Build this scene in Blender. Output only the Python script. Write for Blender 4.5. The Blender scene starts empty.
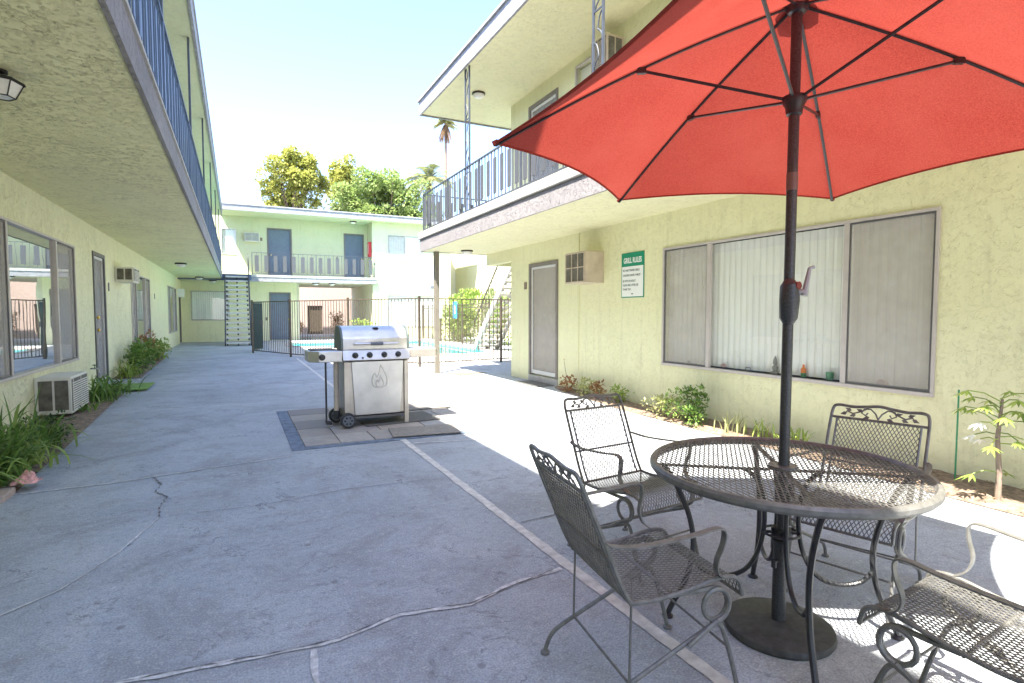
import bpy, bmesh, math, random
from mathutils import Vector, Matrix, noise
from mathutils.geometry import tessellate_polygon
random.seed(7)
PI = math.pi
scene = bpy.context.scene
COL = scene.collection

# ------------------------------------------------------------------ mesh builder
class MB:
    def __init__(s): s.v = []; s.f = []; s.mi = []; s.m = 0
    def add(s, vs, fs):
        o = len(s.v); s.v += [tuple(p) for p in vs]
        for f in fs: s.f.append(tuple(i + o for i in f)); s.mi.append(s.m)
        return s
    def box(s, x0, x1, y0, y1, z0, z1):
        if x0 > x1: x0, x1 = x1, x0
        if y0 > y1: y0, y1 = y1, y0
        if z0 > z1: z0, z1 = z1, z0
        return s.add([(x0,y0,z0),(x1,y0,z0),(x1,y1,z0),(x0,y1,z0),(x0,y0,z1),(x1,y0,z1),(x1,y1,z1),(x0,y1,z1)],
                     [(3,2,1,0),(4,5,6,7),(0,1,5,4),(1,2,6,5),(2,3,7,6),(3,0,4,7)])
    def obox(s, c, ax, ay, az):
        c, ax, ay, az = map(Vector, (c, ax, ay, az)); vs = []
        for k in (-1, 1):
            for i, j in ((-1,-1),(1,-1),(1,1),(-1,1)): vs.append(c + ax*i + ay*j + az*k)
        return s.add(vs, [(3,2,1,0),(4,5,6,7),(0,1,5,4),(1,2,6,5),(2,3,7,6),(3,0,4,7)])
    def bar(s, a, b, w, h=None):
        h = h or w; a, b = Vector(a), Vector(b); d = (b - a)
        n = d.normalized(); up = Vector((0,0,1)) if abs(n.z) < .9 else Vector((1,0,0))
        r = n.cross(up).normalized(); u = r.cross(n).normalized()
        return s.obox((a + b)/2, d/2, r*w/2, u*h/2)
    def tube(s, pts, r, n=8, cap=True, closed=False, flat=None):
        P = [Vector(p) for p in pts]; N = len(P); ring = []
        prev = None
        for i, p in enumerate(P):
            if closed: t = P[(i+1) % N] - P[i-1]
            else: t = P[min(i+1, N-1)] - P[max(i-1, 0)]
            if t.length < 1e-9: t = Vector((0,0,1))
            t.normalize()
            if prev is None:
                a = Vector((0,0,1)) if abs(t.z) < .9 else Vector((1,0,0)); prev = t.cross(a).normalized()
            else:
                prev = (prev - t*prev.dot(t))
                prev = prev.normalized() if prev.length > 1e-6 else t.orthogonal().normalized()
            b = t.cross(prev); rr = r[i] if isinstance(r, (list, tuple)) else r
            for k in range(n):
                th = 2*PI*k/n + PI/n
                q = (prev*math.cos(th)*(flat[0] if flat else 1) + b*math.sin(th)*(flat[1] if flat else 1))*rr
                ring.append(p + q)
        fs = []
        for i in range(N if closed else N-1):
            j = (i+1) % N
            for k in range(n):
                l = (k+1) % n; fs.append((i*n+k, i*n+l, j*n+l, j*n+k))
        if cap and not closed: fs += [tuple(range(n))[::-1], tuple((N-1)*n + k for k in range(n))]
        return s.add(ring, fs)
    def cyl(s, a, b, r, n=16): return s.tube([a, b], r, n)
    def lathe(s, prof, c=(0,0,0), n=24):
        vs = []; fs = []; m = len(prof)
        for r, z in prof:
            for k in range(n): vs.append((c[0]+r*math.cos(2*PI*k/n), c[1]+r*math.sin(2*PI*k/n), c[2]+z))
        for i in range(m-1):
            for k in range(n):
                l = (k+1) % n; fs.append((i*n+k, i*n+l, (i+1)*n+l, (i+1)*n+k))
        fs += [tuple(range(n))[::-1], tuple((m-1)*n+k for k in range(n))]
        return s.add(vs, fs)
    def prism(s, poly, d0, d1, f):
        """poly 2D list extruded; f(u,v,d)->xyz"""
        n = len(poly); vs = [f(u, v, d0) for u, v in poly] + [f(u, v, d1) for u, v in poly]
        return s.add(vs, [tuple(range(n))[::-1], tuple(range(n, 2*n))] + [(i, (i+1) % n, n+(i+1) % n, n+i) for i in range(n)])
    def build(s, name, mat, parent=None, smooth=False, bevel=0, auto=True, label=None, kind=None):
        me = bpy.data.meshes.new(name); me.from_pydata(s.v, [], s.f)
        mats = mat if isinstance(mat, (list, tuple)) else [mat]
        for m in mats: me.materials.append(m)
        if len(mats) > 1: me.polygons.foreach_set('material_index', s.mi)
        bm = bmesh.new(); bm.from_mesh(me); bmesh.ops.recalc_face_normals(bm, faces=bm.faces); bm.to_mesh(me); bm.free()
        if smooth:
            me.polygons.foreach_set('use_smooth', [True]*len(me.polygons))
            me.update()
            try: me.set_sharp_from_angle(angle=math.radians(38))
            except Exception: pass
        o = bpy.data.objects.new(name, me); COL.objects.link(o)
        if parent: o.parent = parent
        if bevel:
            b = o.modifiers.new('b', 'BEVEL'); b.width = bevel; b.segments = 2; b.limit_method = 'ANGLE'
        if label: o['label'] = label
        if kind: o['kind'] = kind
        return o

def tag(o, label, cat, group=None):
    o['label'] = label; o['category'] = cat
    if group: o['group'] = group
    return o
def thing(name, label, cat, loc=(0,0,0), rz=0, group=None):
    o = bpy.data.objects.new(name, None); COL.objects.link(o); o.empty_display_size = .1
    o.location = loc; o.rotation_euler = (0, 0, rz); return tag(o, label, cat, group)
def structure(o): o['kind'] = 'structure'; return o
def copy_tree(o, parent=None):
    c = o.copy(); COL.objects.link(c); c.parent = parent
    for ch in [x for x in o.children]: copy_tree(ch, c)
    return c

# ------------------------------------------------------------------ materials
def newmat(name):
    m = bpy.data.materials.new(name); m.use_nodes = True; nt = m.node_tree; nt.nodes.clear()
    out = nt.nodes.new('ShaderNodeOutputMaterial'); bs = nt.nodes.new('ShaderNodeBsdfPrincipled')
    nt.links.new(bs.outputs[0], out.inputs[0]); return m, nt, bs, out
def N(nt, t, **k):
    n = nt.nodes.new(t)
    for a, b in k.items():
        if hasattr(n, a): setattr(n, a, b)
        else: n.inputs[a].default_value = b
    return n
def coords(nt, scale=(1,1,1)):
    tc = nt.nodes.new('ShaderNodeTexCoord'); mp = nt.nodes.new('ShaderNodeMapping'); mp.inputs['Scale'].default_value = scale
    nt.links.new(tc.outputs['Object'], mp.inputs[0]); return mp.outputs[0]
def noise_n(nt, vec, scale, detail=4, rough=.55, dist=0):
    n = nt.nodes.new('ShaderNodeTexNoise'); n.inputs['Scale'].default_value = scale; n.inputs['Detail'].default_value = detail
    n.inputs['Roughness'].default_value = rough; n.inputs['Distortion'].default_value = dist
    nt.links.new(vec, n.inputs['Vector']); return n.outputs['Fac']
def ramp(nt, fac, stops):
    r = nt.nodes.new('ShaderNodeValToRGB'); e = r.color_ramp.elements
    while len(e) < len(stops): e.new(.5)
    for i, (p, c) in enumerate(stops):
        e[i].position = p; e[i].color = (c[0], c[1], c[2], 1) if isinstance(c, (tuple, list)) else (c, c, c, 1)
    nt.links.new(fac, r.inputs[0]); return r.outputs[0]
def mix(nt, fac, a, b, mode='MIX'):
    m = nt.nodes.new('ShaderNodeMix'); m.data_type = 'RGBA'; m.blend_type = mode
    for inp, v in ((m.inputs[0], fac), (m.inputs[6], a), (m.inputs[7], b)):
        if isinstance(v, bpy.types.NodeSocket): nt.links.new(v, inp)
        elif isinstance(v, (tuple, list)): inp.default_value = (v[0], v[1], v[2], 1)
        else: inp.default_value = v
    return m.outputs[2]
def bump(nt, bs, h, strength=.5, dist=.01, prev=None):
    b = nt.nodes.new('ShaderNodeBump'); b.inputs['Strength'].default_value = strength; b.inputs['Distance'].default_value = dist
    nt.links.new(h, b.inputs['Height'])
    if prev: nt.links.new(prev, b.inputs['Normal'])
    if bs: nt.links.new(b.outputs[0], bs.inputs['Normal'])
    return b.outputs[0]
def simple(name, c, rough=.5, metal=0, vary=.12, scale=8, bmp=0, bscale=60, spec=None):
    m, nt, bs, out = newmat(name); v = coords(nt)
    n = noise_n(nt, v, scale, 5, .6)
    lo = tuple(x*(1-vary) for x in c); hi = tuple(min(1, x*(1+vary)) for x in c)
    nt.links.new(ramp(nt, n, [(.3, lo), (.7, hi)]), bs.inputs['Base Color'])
    bs.inputs['Roughness'].default_value = rough; bs.inputs['Metallic'].default_value = metal
    if spec is not None: bs.inputs['Specular IOR Level'].default_value = spec
    if bmp: bump(nt, bs, noise_n(nt, v, bscale, 3), bmp, .003)
    return m

def stucco(name, c, c2, depth=1.0, scale=7, dirt=.25, dirtcol=(.33,.30,.16)):
    m, nt, bs, out = newmat(name); v = coords(nt)
    big = noise_n(nt, v, scale*1.5, 7, .72, .35)          # trowelled islands
    isl = ramp(nt, big, [(.38, 0), (.47, .35), (.50, .8), (.62, 1)])
    fine = noise_n(nt, v, 85, 3, .6)
    wide = noise_n(nt, v, .7, 4, .6)
    base = mix(nt, ramp(nt, wide, [(.3, 0), (.7, 1)]), c, c2)
    edge = ramp(nt, big, [(.40, 0), (.455, 1), (.485, 0)])
    ed = nt.nodes.new('ShaderNodeMath'); ed.operation = 'MULTIPLY'; ed.inputs[1].default_value = dirt
    nt.links.new(edge, ed.inputs[0])
    gate = noise_n(nt, v, 2.3, 3)
    g2 = nt.nodes.new('ShaderNodeMath'); g2.operation = 'MULTIPLY'; nt.links.new(ed.outputs[0], g2.inputs[0])
    nt.links.new(ramp(nt, gate, [(.4, .15), (.6, 1)]), g2.inputs[1])
    pit0 = noise_n(nt, v, 24, 5, .7, .5)
    base = mix(nt, ramp(nt, pit0, [(.30, dirt*1.5), (.38, 0)]), base, dirtcol)
    base = mix(nt, ramp(nt, noise_n(nt, v, 1.7, 5, .7), [(.55, 0), (.75, .22)]), base, tuple(x*.72 for x in c2))
    stv = noise_n(nt, coords(nt, (5,5,.45)), 2.2, 6, .7)
    base = mix(nt, ramp(nt, stv, [(.52, 0), (.72, .30)]), base, tuple(x*.62 for x in c2))
    nt.links.new(mix(nt, g2.outputs[0], base, dirtcol), bs.inputs['Base Color'])
    bs.inputs['Roughness'].default_value = .85
    pit = noise_n(nt, v, 24, 5, .7, .5)
    pm = ramp(nt, pit, [(.33, 0), (.44, 1)])
    b0 = bump(nt, None, isl, .38*depth, .010)
    b1 = bump(nt, None, pm, .55*depth, .006, b0)
    bump(nt, bs, fine, .3*depth, .003, b1)
    return m

M = {}
M['wall_yellow'] = stucco('wall_yellow', (.78,.77,.50), (.74,.73,.46), 1.0, dirt=.14)
M['wall_left'] = stucco('wall_left', (.81,.80,.54), (.76,.75,.49), 1.4, scale=8, dirt=.3)
M['soffit'] = stucco('soffit', (.87,.84,.50), (.82,.79,.46), 1.9, 9, .6)
M['soffit_pale'] = stucco('soffit_pale', (.80,.77,.50), (.75,.72,.46), 1.2, 8, .2)
M['mint'] = stucco('mint', (.64,.665,.43), (.60,.62,.40), .8, 9, .2)
M['cream'] = stucco('cream', (.62,.61,.45), (.58,.57,.42), .8, 9, .2)
M['fascia'] = simple('fascia', (.27,.27,.28), .8, 0, .25, 9, .6, 30)
M['fascia_rough'] = stucco('fascia_rough', (.30,.285,.28), (.23,.22,.22), 1.4, 16, .6, (.14,.13,.13))
M['whitepaint'] = simple('whitepaint', (.72,.72,.70), .55, 0, .08, 5)
M['ledge'] = simple('ledge', (.42,.41,.38), .8, 0, .15, 12, .4)
M['rail'] = simple('rail', (.06,.07,.085), .5, 0, .2)
M['slat'] = simple('slat', (.13,.15,.18), .5, 0, .2)
M['slat_dark'] = simple('slat_dark', (.075,.08,.085), .6)
M['rail_blue'] = simple('rail_blue', (.085,.125,.19), .45, 0, .15)
M['fence_bronze'] = simple('fence_bronze', (.085,.068,.05), .45, 0, .25)
M['fence_green'] = simple('fence_green', (.035,.09,.075), .45, 0, .2)
M['black_iron'] = simple('black_iron', (.028,.030,.033), .38, .1, .3, 30)
M['iron_worn'] = simple('iron_worn', (.15,.15,.14), .38, .1, .3, 30)
M['pole'] = simple('pole', (.045,.048,.052), .45, .05, .5, 140, .2, 200)
M['castiron'] = simple('castiron', (.06,.062,.062), .6, .1, .35, 25, .8, 90)
M['alu'] = simple('alu', (.50,.46,.43), .45, .1, .08)
M['alu_dark'] = simple('alu_dark', (.12,.12,.12), .5, .2, .1)
M['door_blue'] = simple('door_blue', (.13,.17,.22), .5, 0, .1)
M['door_frame'] = simple('door_frame', (.19,.17,.15), .55, 0, .15)
M['door_grey'] = simple('door_grey', (.42,.40,.36), .6)
M['white_frame'] = simple('white_frame', (.66,.66,.64), .5, 0, .06)
M['brass'] = simple('brass', (.75,.52,.14), .25, 1, .1)
M['ac_body'] = simple('ac_body', (.52,.44,.34), .6, 0, .15, 6)
M['ac_white'] = simple('ac_white', (.70,.68,.60), .6, 0, .1, 6)
M['ac_dark'] = simple('ac_dark', (.13,.12,.095), .7, 0, .4, 12)
M['tread'] = simple('tread', (.62,.60,.54), .8, 0, .12)
M['stringer'] = simple('stringer', (.05,.055,.06), .5, 0, .2)
M['rubber'] = simple('rubber', (.035,.035,.037), .75, 0, .3, 30, .5)
M['plastic_black'] = simple('plastic_black', (.025,.026,.03), .35, 0, .2)
M['water_side'] = simple('water_side', (.35,.72,.74), .6, 0, .05)
M['coping'] = simple('coping', (.45,.38,.33), .8, 0, .15, 6, .4)
M['deck'] = simple('deck', (.42,.41,.38), .85, 0, .12, 3, .4)
M['soil'] = simple('soil', (.20,.15,.11), .95, 0, .6, 22, 1.0, 45)
M['bark'] = simple('bark', (.22,.17,.13), .9, 0, .3, 6, .8, 30)
M['bark_dark'] = simple('bark_dark', (.16,.12,.09), .9, 0, .3, 6, .8, 30)
M['stake'] = simple('stake', (.02,.22,.09), .5)
M['red'] = simple('red', (.55,.03,.03), .4)
M['signwhite'] = simple('signwhite', (.80,.82,.80), .4, 0, .03)
M['signgreen'] = simple('signgreen', (.0,.24,.13), .4, 0, .05)
M['signink'] = simple('signink', (.04,.09,.07), .5)
M['signblue'] = simple('signblue', (.03,.25,.62), .4)
M['pink'] = simple('pink', (.70,.36,.33), .7, 0, .4, 40, .5)
M['lampglass'] = simple('lampglass', (.75,.74,.70), .3)
M['bronze'] = simple('bronze', (.06,.045,.03), .45, .4)
M['doormat'] = simple('doormat', (.13,.13,.12), .95, 0, .3, 50, .8, 150)
M['greenmat'] = simple('greenmat', (.17,.30,.07), .95, 0, .25, 50, .8, 200)
M['mat_grey'] = simple('mat_grey', (.24,.225,.20), .9, 0, .2, 30, .6, 150)
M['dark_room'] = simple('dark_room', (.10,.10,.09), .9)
M['dark_border'] = simple('dark_border', (.15,.19,.25), .9, 0, .35, 12, .8, 60)
M['roofing'] = simple('roofing', (.33,.33,.34), .9, 0, .2, 4, .6, 80)
M['silver'] = simple('silver', (.34,.35,.36), .4, .1, .1)
M['cup'] = simple('cup', (.05,.20,.08), .3)
M['orange'] = simple('orange', (.75,.20,.03), .4)
M['pinkwall'] = simple('pinkwall', (.46,.37,.33), .85)
M['shell'] = simple('shell', (.6,.42,.36), .6, 0, .3, 40)

def steel(name, c, rough):
    m, nt, bs, out = newmat(name); v = coords(nt, (1,1,60))
    n = noise_n(nt, v, 6, 5, .7)
    w = noise_n(nt, coords(nt), 3, 3, .6)
    nt.links.new(ramp(nt, w, [(.3, tuple(x*.70 for x in c)), (.7, c)]), bs.inputs['Base Color'])
    sm = noise_n(nt, coords(nt), 9, 6, .7, .8)
    rr = mix(nt, ramp(nt, sm, [(.45, 0), (.65, .6)]), ramp(nt, n, [(.3, rough*.8), (.7, rough*1.25)]), (rough*1.7,)*3)
    nt.links.new(rr, bs.inputs['Roughness'])
    bump(nt, bs, w, .25, .02)
    bs.inputs['Metallic'].default_value = .92
    return m
M['steel'] = steel('steel', (.72,.70,.67), .34)
M['steel_warm'] = steel('steel_warm', (.66,.60,.52), .38)

def concrete():
    m, nt, bs, out = newmat('concrete'); v = coords(nt)
    w = noise_n(nt, v, .55, 6, .62, .4); mid = noise_n(nt, v, 3.2, 6, .65, .6); fi = noise_n(nt, v, 120, 3, .6)
    c = ramp(nt, w, [(.28, (.295,.33,.36)), (.5, (.375,.415,.45)), (.72, (.445,.48,.505))])
    big = noise_n(nt, v, 1.1, 7, .75, 1.0)
    c = mix(nt, ramp(nt, big, [(.36, .8), (.52, 0)]), c, (.25,.265,.275))
    c = mix(nt, ramp(nt, big, [(.56, 0), (.68, .35)]), c, (.56,.565,.56))
    c = mix(nt, ramp(nt, mid, [(.32, .8), (.48, 0)]), c, (.29,.30,.31))
    spk = noise_n(nt, v, 26, 4, .75)
    c = mix(nt, ramp(nt, spk, [(.36, .6), (.46, 0)]), c, (.25,.26,.27)); c = mix(nt, ramp(nt, spk, [(.56, 0), (.66, .45)]), c, (.62,.62,.60))
    c = mix(nt, ramp(nt, mid, [(.60, 0), (.80, .35)]), c, (.55,.555,.55))
    c = mix(nt, ramp(nt, fi, [(.38, .55), (.52, 0)]), c, (.22,.23,.25)); c = mix(nt, ramp(nt, fi, [(.56, 0), (.66, .4)]), c, (.66,.66,.65))
    # scuffs: thin broken curls
    sc = noise_n(nt, v, 2.6, 6, .62, .6)
    ln = ramp(nt, sc, [(.488, 0), (.5, 1), (.512, 0)])
    gt = ramp(nt, noise_n(nt, v, 1.9, 6, .75), [(.49, 0), (.57, .85)])
    mm = nt.nodes.new('ShaderNodeMath'); mm.operation = 'MULTIPLY'; nt.links.new(ln, mm.inputs[0]); nt.links.new(gt, mm.inputs[1])
    c = mix(nt, mm.outputs[0], c, (.17,.175,.18))
    # gum spots
    vo = nt.nodes.new('ShaderNodeTexVoronoi'); vo.inputs['Scale'].default_value = 3.4; nt.links.new(v, vo.inputs['Vector'])
    sp = ramp(nt, vo.outputs['Distance'], [(.04, .7), (.075, 0)])
    c = mix(nt, sp, c, (.19,.195,.20))
    v2 = nt.nodes.new('ShaderNodeTexVoronoi'); v2.inputs['Scale'].default_value = 9.0; nt.links.new(v, v2.inputs['Vector'])
    c = mix(nt, ramp(nt, v2.outputs['Distance'], [(.03, .6), (.06, 0)]), c, (.24,.245,.25))
    nt.links.new(c, bs.inputs['Base Color'])
    bs.inputs['Roughness'].default_value = .82
    b1 = bump(nt, None, mid, .25, .01); bump(nt, bs, fi, .3, .003, b1)
    return m
M['concrete'] = concrete()
M['concrete_line'] = simple('concrete_line', (.58,.57,.53), .9, 0, .25, 14, .6, 60)
M['crack'] = simple('crack', (.15,.15,.155), .95, 0, .5, 40)
M['crack_pale'] = simple('crack_pale', (.56,.57,.565), .95, 0, .35, 30, .8, 60)
M['dirt'] = simple('dirt', (.30,.26,.21), .95, 0, .3, 2, .6)

def slate():
    m, nt, bs, out = newmat('slate'); v = coords(nt)
    g = nt.nodes.new('ShaderNodeNewGeometry')
    c = ramp(nt, g.outputs['Random Per Island'], [(0, (.30,.27,.23)), (.25, (.40,.36,.31)), (.5, (.29,.30,.31)), (.75, (.46,.43,.38)), (1, (.23,.21,.19))])
    n = noise_n(nt, v, 7, 6, .7, .8)
    c = mix(nt, ramp(nt, n, [(.35, .5), (.65, 0)]), c, (.20,.20,.20))
    nt.links.new(c, bs.inputs['Base Color']); bs.inputs['Roughness'].default_value = .8
    bump(nt, bs, n, .5, .008); return m
M['slate'] = slate()

def fabric():
    m, nt, bs, out = newmat('umbrella_cloth'); v = coords(nt)
    n = noise_n(nt, v, 170, 3, .7); w = noise_n(nt, v, 3, 4, .6)
    c = ramp(nt, n, [(.3, (.27,.036,.026)), (.7, (.46,.078,.056))])
    c = mix(nt, ramp(nt, w, [(.4, 0), (.75, .3)]), c, (.48,.11,.08))
    nt.links.new(c, bs.inputs['Base Color']); bs.inputs['Roughness'].default_value = .9
    bs.inputs['Specular IOR Level'].default_value = .15
    t = nt.nodes.new('ShaderNodeBsdfTranslucent'); nt.links.new(c, t.inputs[0])
    x = nt.nodes.new('ShaderNodeMixShader'); x.inputs[0].default_value = .27
    nt.links.new(bs.outputs[0], x.inputs[1]); nt.links.new(t.outputs[0], x.inputs[2]); nt.links.new(x.outputs[0], out.inputs[0])
    bump(nt, bs, n, .2, .002); return m
M['fabric'] = fabric()

def glass(name, tint, refl=1.0, rough=.02, opac=0.0):
    m, nt, bs, out = newmat(name); nt.nodes.remove(bs)
    tr = nt.nodes.new('ShaderNodeBsdfTransparent'); tr.inputs[0].default_value = (*tint, 1)
    gl = nt.nodes.new('ShaderNodeBsdfGlossy'); gl.inputs['Roughness'].default_value = rough
    ge = nt.nodes.new('ShaderNodeNewGeometry'); dt = nt.nodes.new('ShaderNodeVectorMath'); dt.operation = 'DOT_PRODUCT'
    nt.links.new(ge.outputs['True Normal'], dt.inputs[0]); nt.links.new(ge.outputs['Incoming'], dt.inputs[1])
    def mth(op, a, b):
        q = nt.nodes.new('ShaderNodeMath'); q.operation = op
        for i, x in enumerate((a, b)):
            if isinstance(x, bpy.types.NodeSocket): nt.links.new(x, q.inputs[i])
            elif x is not None: q.inputs[i].default_value = x
        return q.outputs[0]
    fsch = mth('ADD', mth('MULTIPLY', mth('POWER', mth('SUBTRACT', 1.0, mth('ABSOLUTE', dt.outputs['Value'], None)), 5.0), .94), .06)
    v = coords(nt); n = noise_n(nt, v, 1.3, 2); b = bump(nt, None, n, .05, .02)
    nt.links.new(b, gl.inputs['Normal'])
    mu = nt.nodes.new('ShaderNodeMath'); mu.operation = 'MULTIPLY_ADD'; mu.inputs[1].default_value = refl; mu.inputs[2].default_value = opac; mu.use_clamp = True
    nt.links.new(fsch, mu.inputs[0])
    mx = nt.nodes.new('ShaderNodeMixShader'); nt.links.new(mu.outputs[0], mx.inputs[0])
    nt.links.new(tr.outputs[0], mx.inputs[1]); nt.links.new(gl.outputs[0], mx.inputs[2]); nt.links.new(mx.outputs[0], out.inputs[0])
    return m
M['glass'] = glass('glass', (.93,.96,.95), 1.3, .01, .04)
M['glass_mirror'] = glass('glass_mirror', (.80,.86,.84), 1.6, .01, .42)
M['water'] = glass('water', (.62,.93,.92), 1.0, .03, .0)
def screen_m():
    m, nt, bs, out = newmat('insect_screen')
    bs.inputs['Base Color'].default_value = (.56,.52,.47,1); bs.inputs['Roughness'].default_value = .8
    tr = nt.nodes.new('ShaderNodeBsdfTransparent'); mx = nt.nodes.new('ShaderNodeMixShader'); mx.inputs[0].default_value = .5
    n = noise_n(nt, coords(nt), 5, 2); nt.links.new(ramp(nt, n, [(.3, .26), (.7, .33)]), mx.inputs[0])
    nt.links.new(tr.outputs[0], mx.inputs[1]); nt.links.new(bs.outputs[0], mx.inputs[2]); nt.links.new(mx.outputs[0], out.inputs[0])
    return m
M['screen'] = screen_m()
def blind_m():
    m, nt, bs, out = newmat('blinds'); n = noise_n(nt, coords(nt), 3, 2)
    nt.links.new(ramp(nt, n, [(.3, (.86,.84,.80)), (.7, (.92,.90,.86))]), bs.inputs['Base Color']); bs.inputs['Roughness'].default_value = .6
    return m
M['blinds'] = blind_m()

def leafmat(name, c1, c2, c3=None, tl=.35):
    m, nt, bs, out = newmat(name); g = nt.nodes.new('ShaderNodeNewGeometry')
    st = [(0, c1), (.55, c2)] + ([(1, c3)] if c3 else [])
    c = ramp(nt, g.outputs['Random Per Island'], st)
    w = noise_n(nt, coords(nt), 1.2, 2)
    c = mix(nt, ramp(nt, w, [(.35, .45), (.6, 0)]), c, tuple(x*.6 for x in c1))
    nt.links.new(c, bs.inputs['Base Color']); bs.inputs['Roughness'].default_value = .5
    t = nt.nodes.new('ShaderNodeBsdfTranslucent'); nt.links.new(c, t.inputs[0])
    x = nt.nodes.new('ShaderNodeMixShader'); x.inputs[0].default_value = tl
    nt.links.new(bs.outputs[0], x.inputs[1]); nt.links.new(t.outputs[0], x.inputs[2]); nt.links.new(x.outputs[0], out.inputs[0])
    return m
M['leaf_green'] = leafmat('leaf_green', (.10,.20,.04), (.19,.33,.07), (.30,.42,.10))
M['leaf_lime'] = leafmat('leaf_lime', (.18,.28,.05), (.34,.46,.09), (.46,.54,.14))
M['leaf_tree'] = leafmat('leaf_tree', (.23,.33,.09), (.34,.44,.15), (.46,.54,.22), .45)
M['leaf_gold'] = leafmat('leaf_gold', (.32,.36,.08), (.44,.47,.12), (.56,.53,.18), .45)
M['leaf_yellow'] = leafmat('leaf_yellow', (.35,.38,.12), (.52,.55,.24), (.62,.62,.36))
M['leaf_dark'] = leafmat('leaf_dark', (.035,.08,.02), (.07,.13,.03), (.11,.18,.04))
M['leaf_red'] = leafmat('leaf_red', (.30,.10,.05), (.45,.25,.10), (.30,.30,.10))
M['leaf_palm'] = leafmat('leaf_palm', (.24,.29,.11), (.38,.42,.17), (.48,.45,.22))
M['dead'] = leafmat('dead', (.25,.16,.09), (.38,.26,.15), (.48,.36,.22))
M['flower_red'] = simple('flower_red', (.65,.03,.03), .5)
M['leaf_sun_glare'] = simple('leaf_sun_glare', (.85,.85,.78), .5)  # near-white colour painting sun glare onto a few papaya leaves

# ------------------------------------------------------------------ ground, pool
XL, XR, ZL, ZR, YE = -2.19, 5.06, 2.79, 2.61, 28.5
pool = [(1.95,23.0),(3.2,20.7),(5.55,16.55),(6.35,16.1),(7.2,16.5),(7.72,17.6),(7.75,25.3),(2.35,25.5),(1.95,24.6)]
def flat_mesh(outer, holes, z, mb):
    polys = [[Vector((x, y, 0)) for x, y in outer]] + [[Vector((x, y, 0)) for x, y in h] for h in holes]
    allv = [p for q in polys for p in q]
    return mb.add([(p.x, p.y, z) for p in allv], tessellate_polygon(polys))
g = MB(); g.add([(-400,-300,-1.6),(400,-300,-1.6),(400,700,-1.6),(-400,700,-1.6)], [(0,1,2,3)])
structure(g.build('ground', M['dirt']))
fl = MB(); flat_mesh([(-9,-9),(24,-9),(24,60),(-9,60)], [pool], 0, fl)
fl.add([(-9,-9,0),(24,-9,0),(24,60,0),(-9,60,0),(-9,-9,-1.6),(24,-9,-1.6),(24,60,-1.6),(-9,60,-1.6)], [(0,1,5,4),(1,2,6,5),(2,3,7,6),(3,0,4,7)])
structure(fl.build('courtyard_paving', M['concrete']))
# pool deck beyond the fence: pale sheet
def offs(poly, d):
    cx = sum(p[0] for p in poly)/len(poly); cy = sum(p[1] for p in poly)/len(poly); o = []
    for x, y in poly:
        l = math.hypot(x-cx, y-cy); o.append((x+(x-cx)/l*d, y+(y-cy)/l*d))
    return o
dk = MB(); flat_mesh([(1.5,17.7),(4.0,13.05),(8.6,13.6),(8.6,27.2),(1.2,27.2),(1.0,21.5)], [offs(pool,.0)], .004, dk)
structure(dk.build('pool_deck', M['deck']))
pb = MB(); n = len(pool)
pb.add([(x,y,0) for x,y in pool]+[(x,y,-1.2) for x,y in pool], [(i,(i+1)%n,n+(i+1)%n,n+i) for i in range(n)])
flat_mesh(pool, [], -1.2, pb); structure(pb.build('pool_basin', M['water_side']))
wt = MB(); flat_mesh(pool, [], -.07, wt); structure(wt.build('pool_water', M['water']))
cp = MB(); a, b = offs(pool, .32), offs(pool, -.03)
cp.add([(x,y,.008) for x,y in a]+[(x,y,.03) for x,y in a]+[(x,y,.035) for x,y in b]+[(x,y,-.02) for x,y in b],
       [(k*n+i, k*n+(i+1)%n, (k+1)*n+(i+1)%n, (k+1)*n+i) for k in range(3) for i in range(n)])
structure(cp.build('pool_coping', M['coping']))

def strip(pts, w, z, mb, jit=.3, sub=.06):
    P = []
    for i in range(len(pts)-1):
        a, b = Vector(pts[i]), Vector(pts[i+1]); k = max(1, int((b-a).length/sub))
        for j in range(k): P.append(a.lerp(b, j/k))
    P.append(Vector(pts[-1])); vs = []
    for i, p in enumerate(P):
        t = (P[min(i+1,len(P)-1)]-P[max(i-1,0)]).normalized(); nn = Vector((-t.y, t.x))
        ww = w*(1+random.uniform(-jit, jit)); q = p + nn*random.uniform(-jit,jit)*w*.6
        vs += [(*(q+nn*ww/2), z), (*(q-nn*ww/2), z)]
    mb.add(vs, [(2*i, 2*i+1, 2*i+3, 2*i+2) for i in range(len(P)-1)])
s = MB(); strip([(1.5,.4),(1.5,5.55)], .062, .004, s, .10); strip([(1.5,7.9),(1.52,17)], .05, .004, s, .15)
structure(s.build('expansion_joint', M['concrete_line']))
s = MB()
strip([(-1.5,5.08),(-.9,5.10),(-.3,5.22),(.44,5.36)], .018, .0045, s, .6)
strip([(-.47,4.10),(-.60,3.6),(-.77,3.22),(-1.1,2.9),(-1.7,2.6)], .009, .0045, s, .6)
strip([(-1.5,1.9),(-.75,2.17),(-.4,2.3),(.19,2.227),(.339,2.226),(.6,2.30),(.903,2.243),(1.15,2.33),(1.45,2.36)], .022, .0045, s, .5)
strip([(.24,2.2),(.22,2.0),(.26,1.7)], .02, .0045, s, .5)
strip([(-1.75,8.7),(-.4,8.75),(.4,8.72)], .016, .0045, s, .6)
strip([(1.55,5.35),(2.2,5.2),(3.2,5.35),(4.3,5.3)], .02, .0045, s, .4)
strip([(1.55,12.2),(4.9,12.1)], .02, .0045, s, .4)
structure(s.build('mortar_filled_crack', M['crack_pale']))
s = MB()
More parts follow.
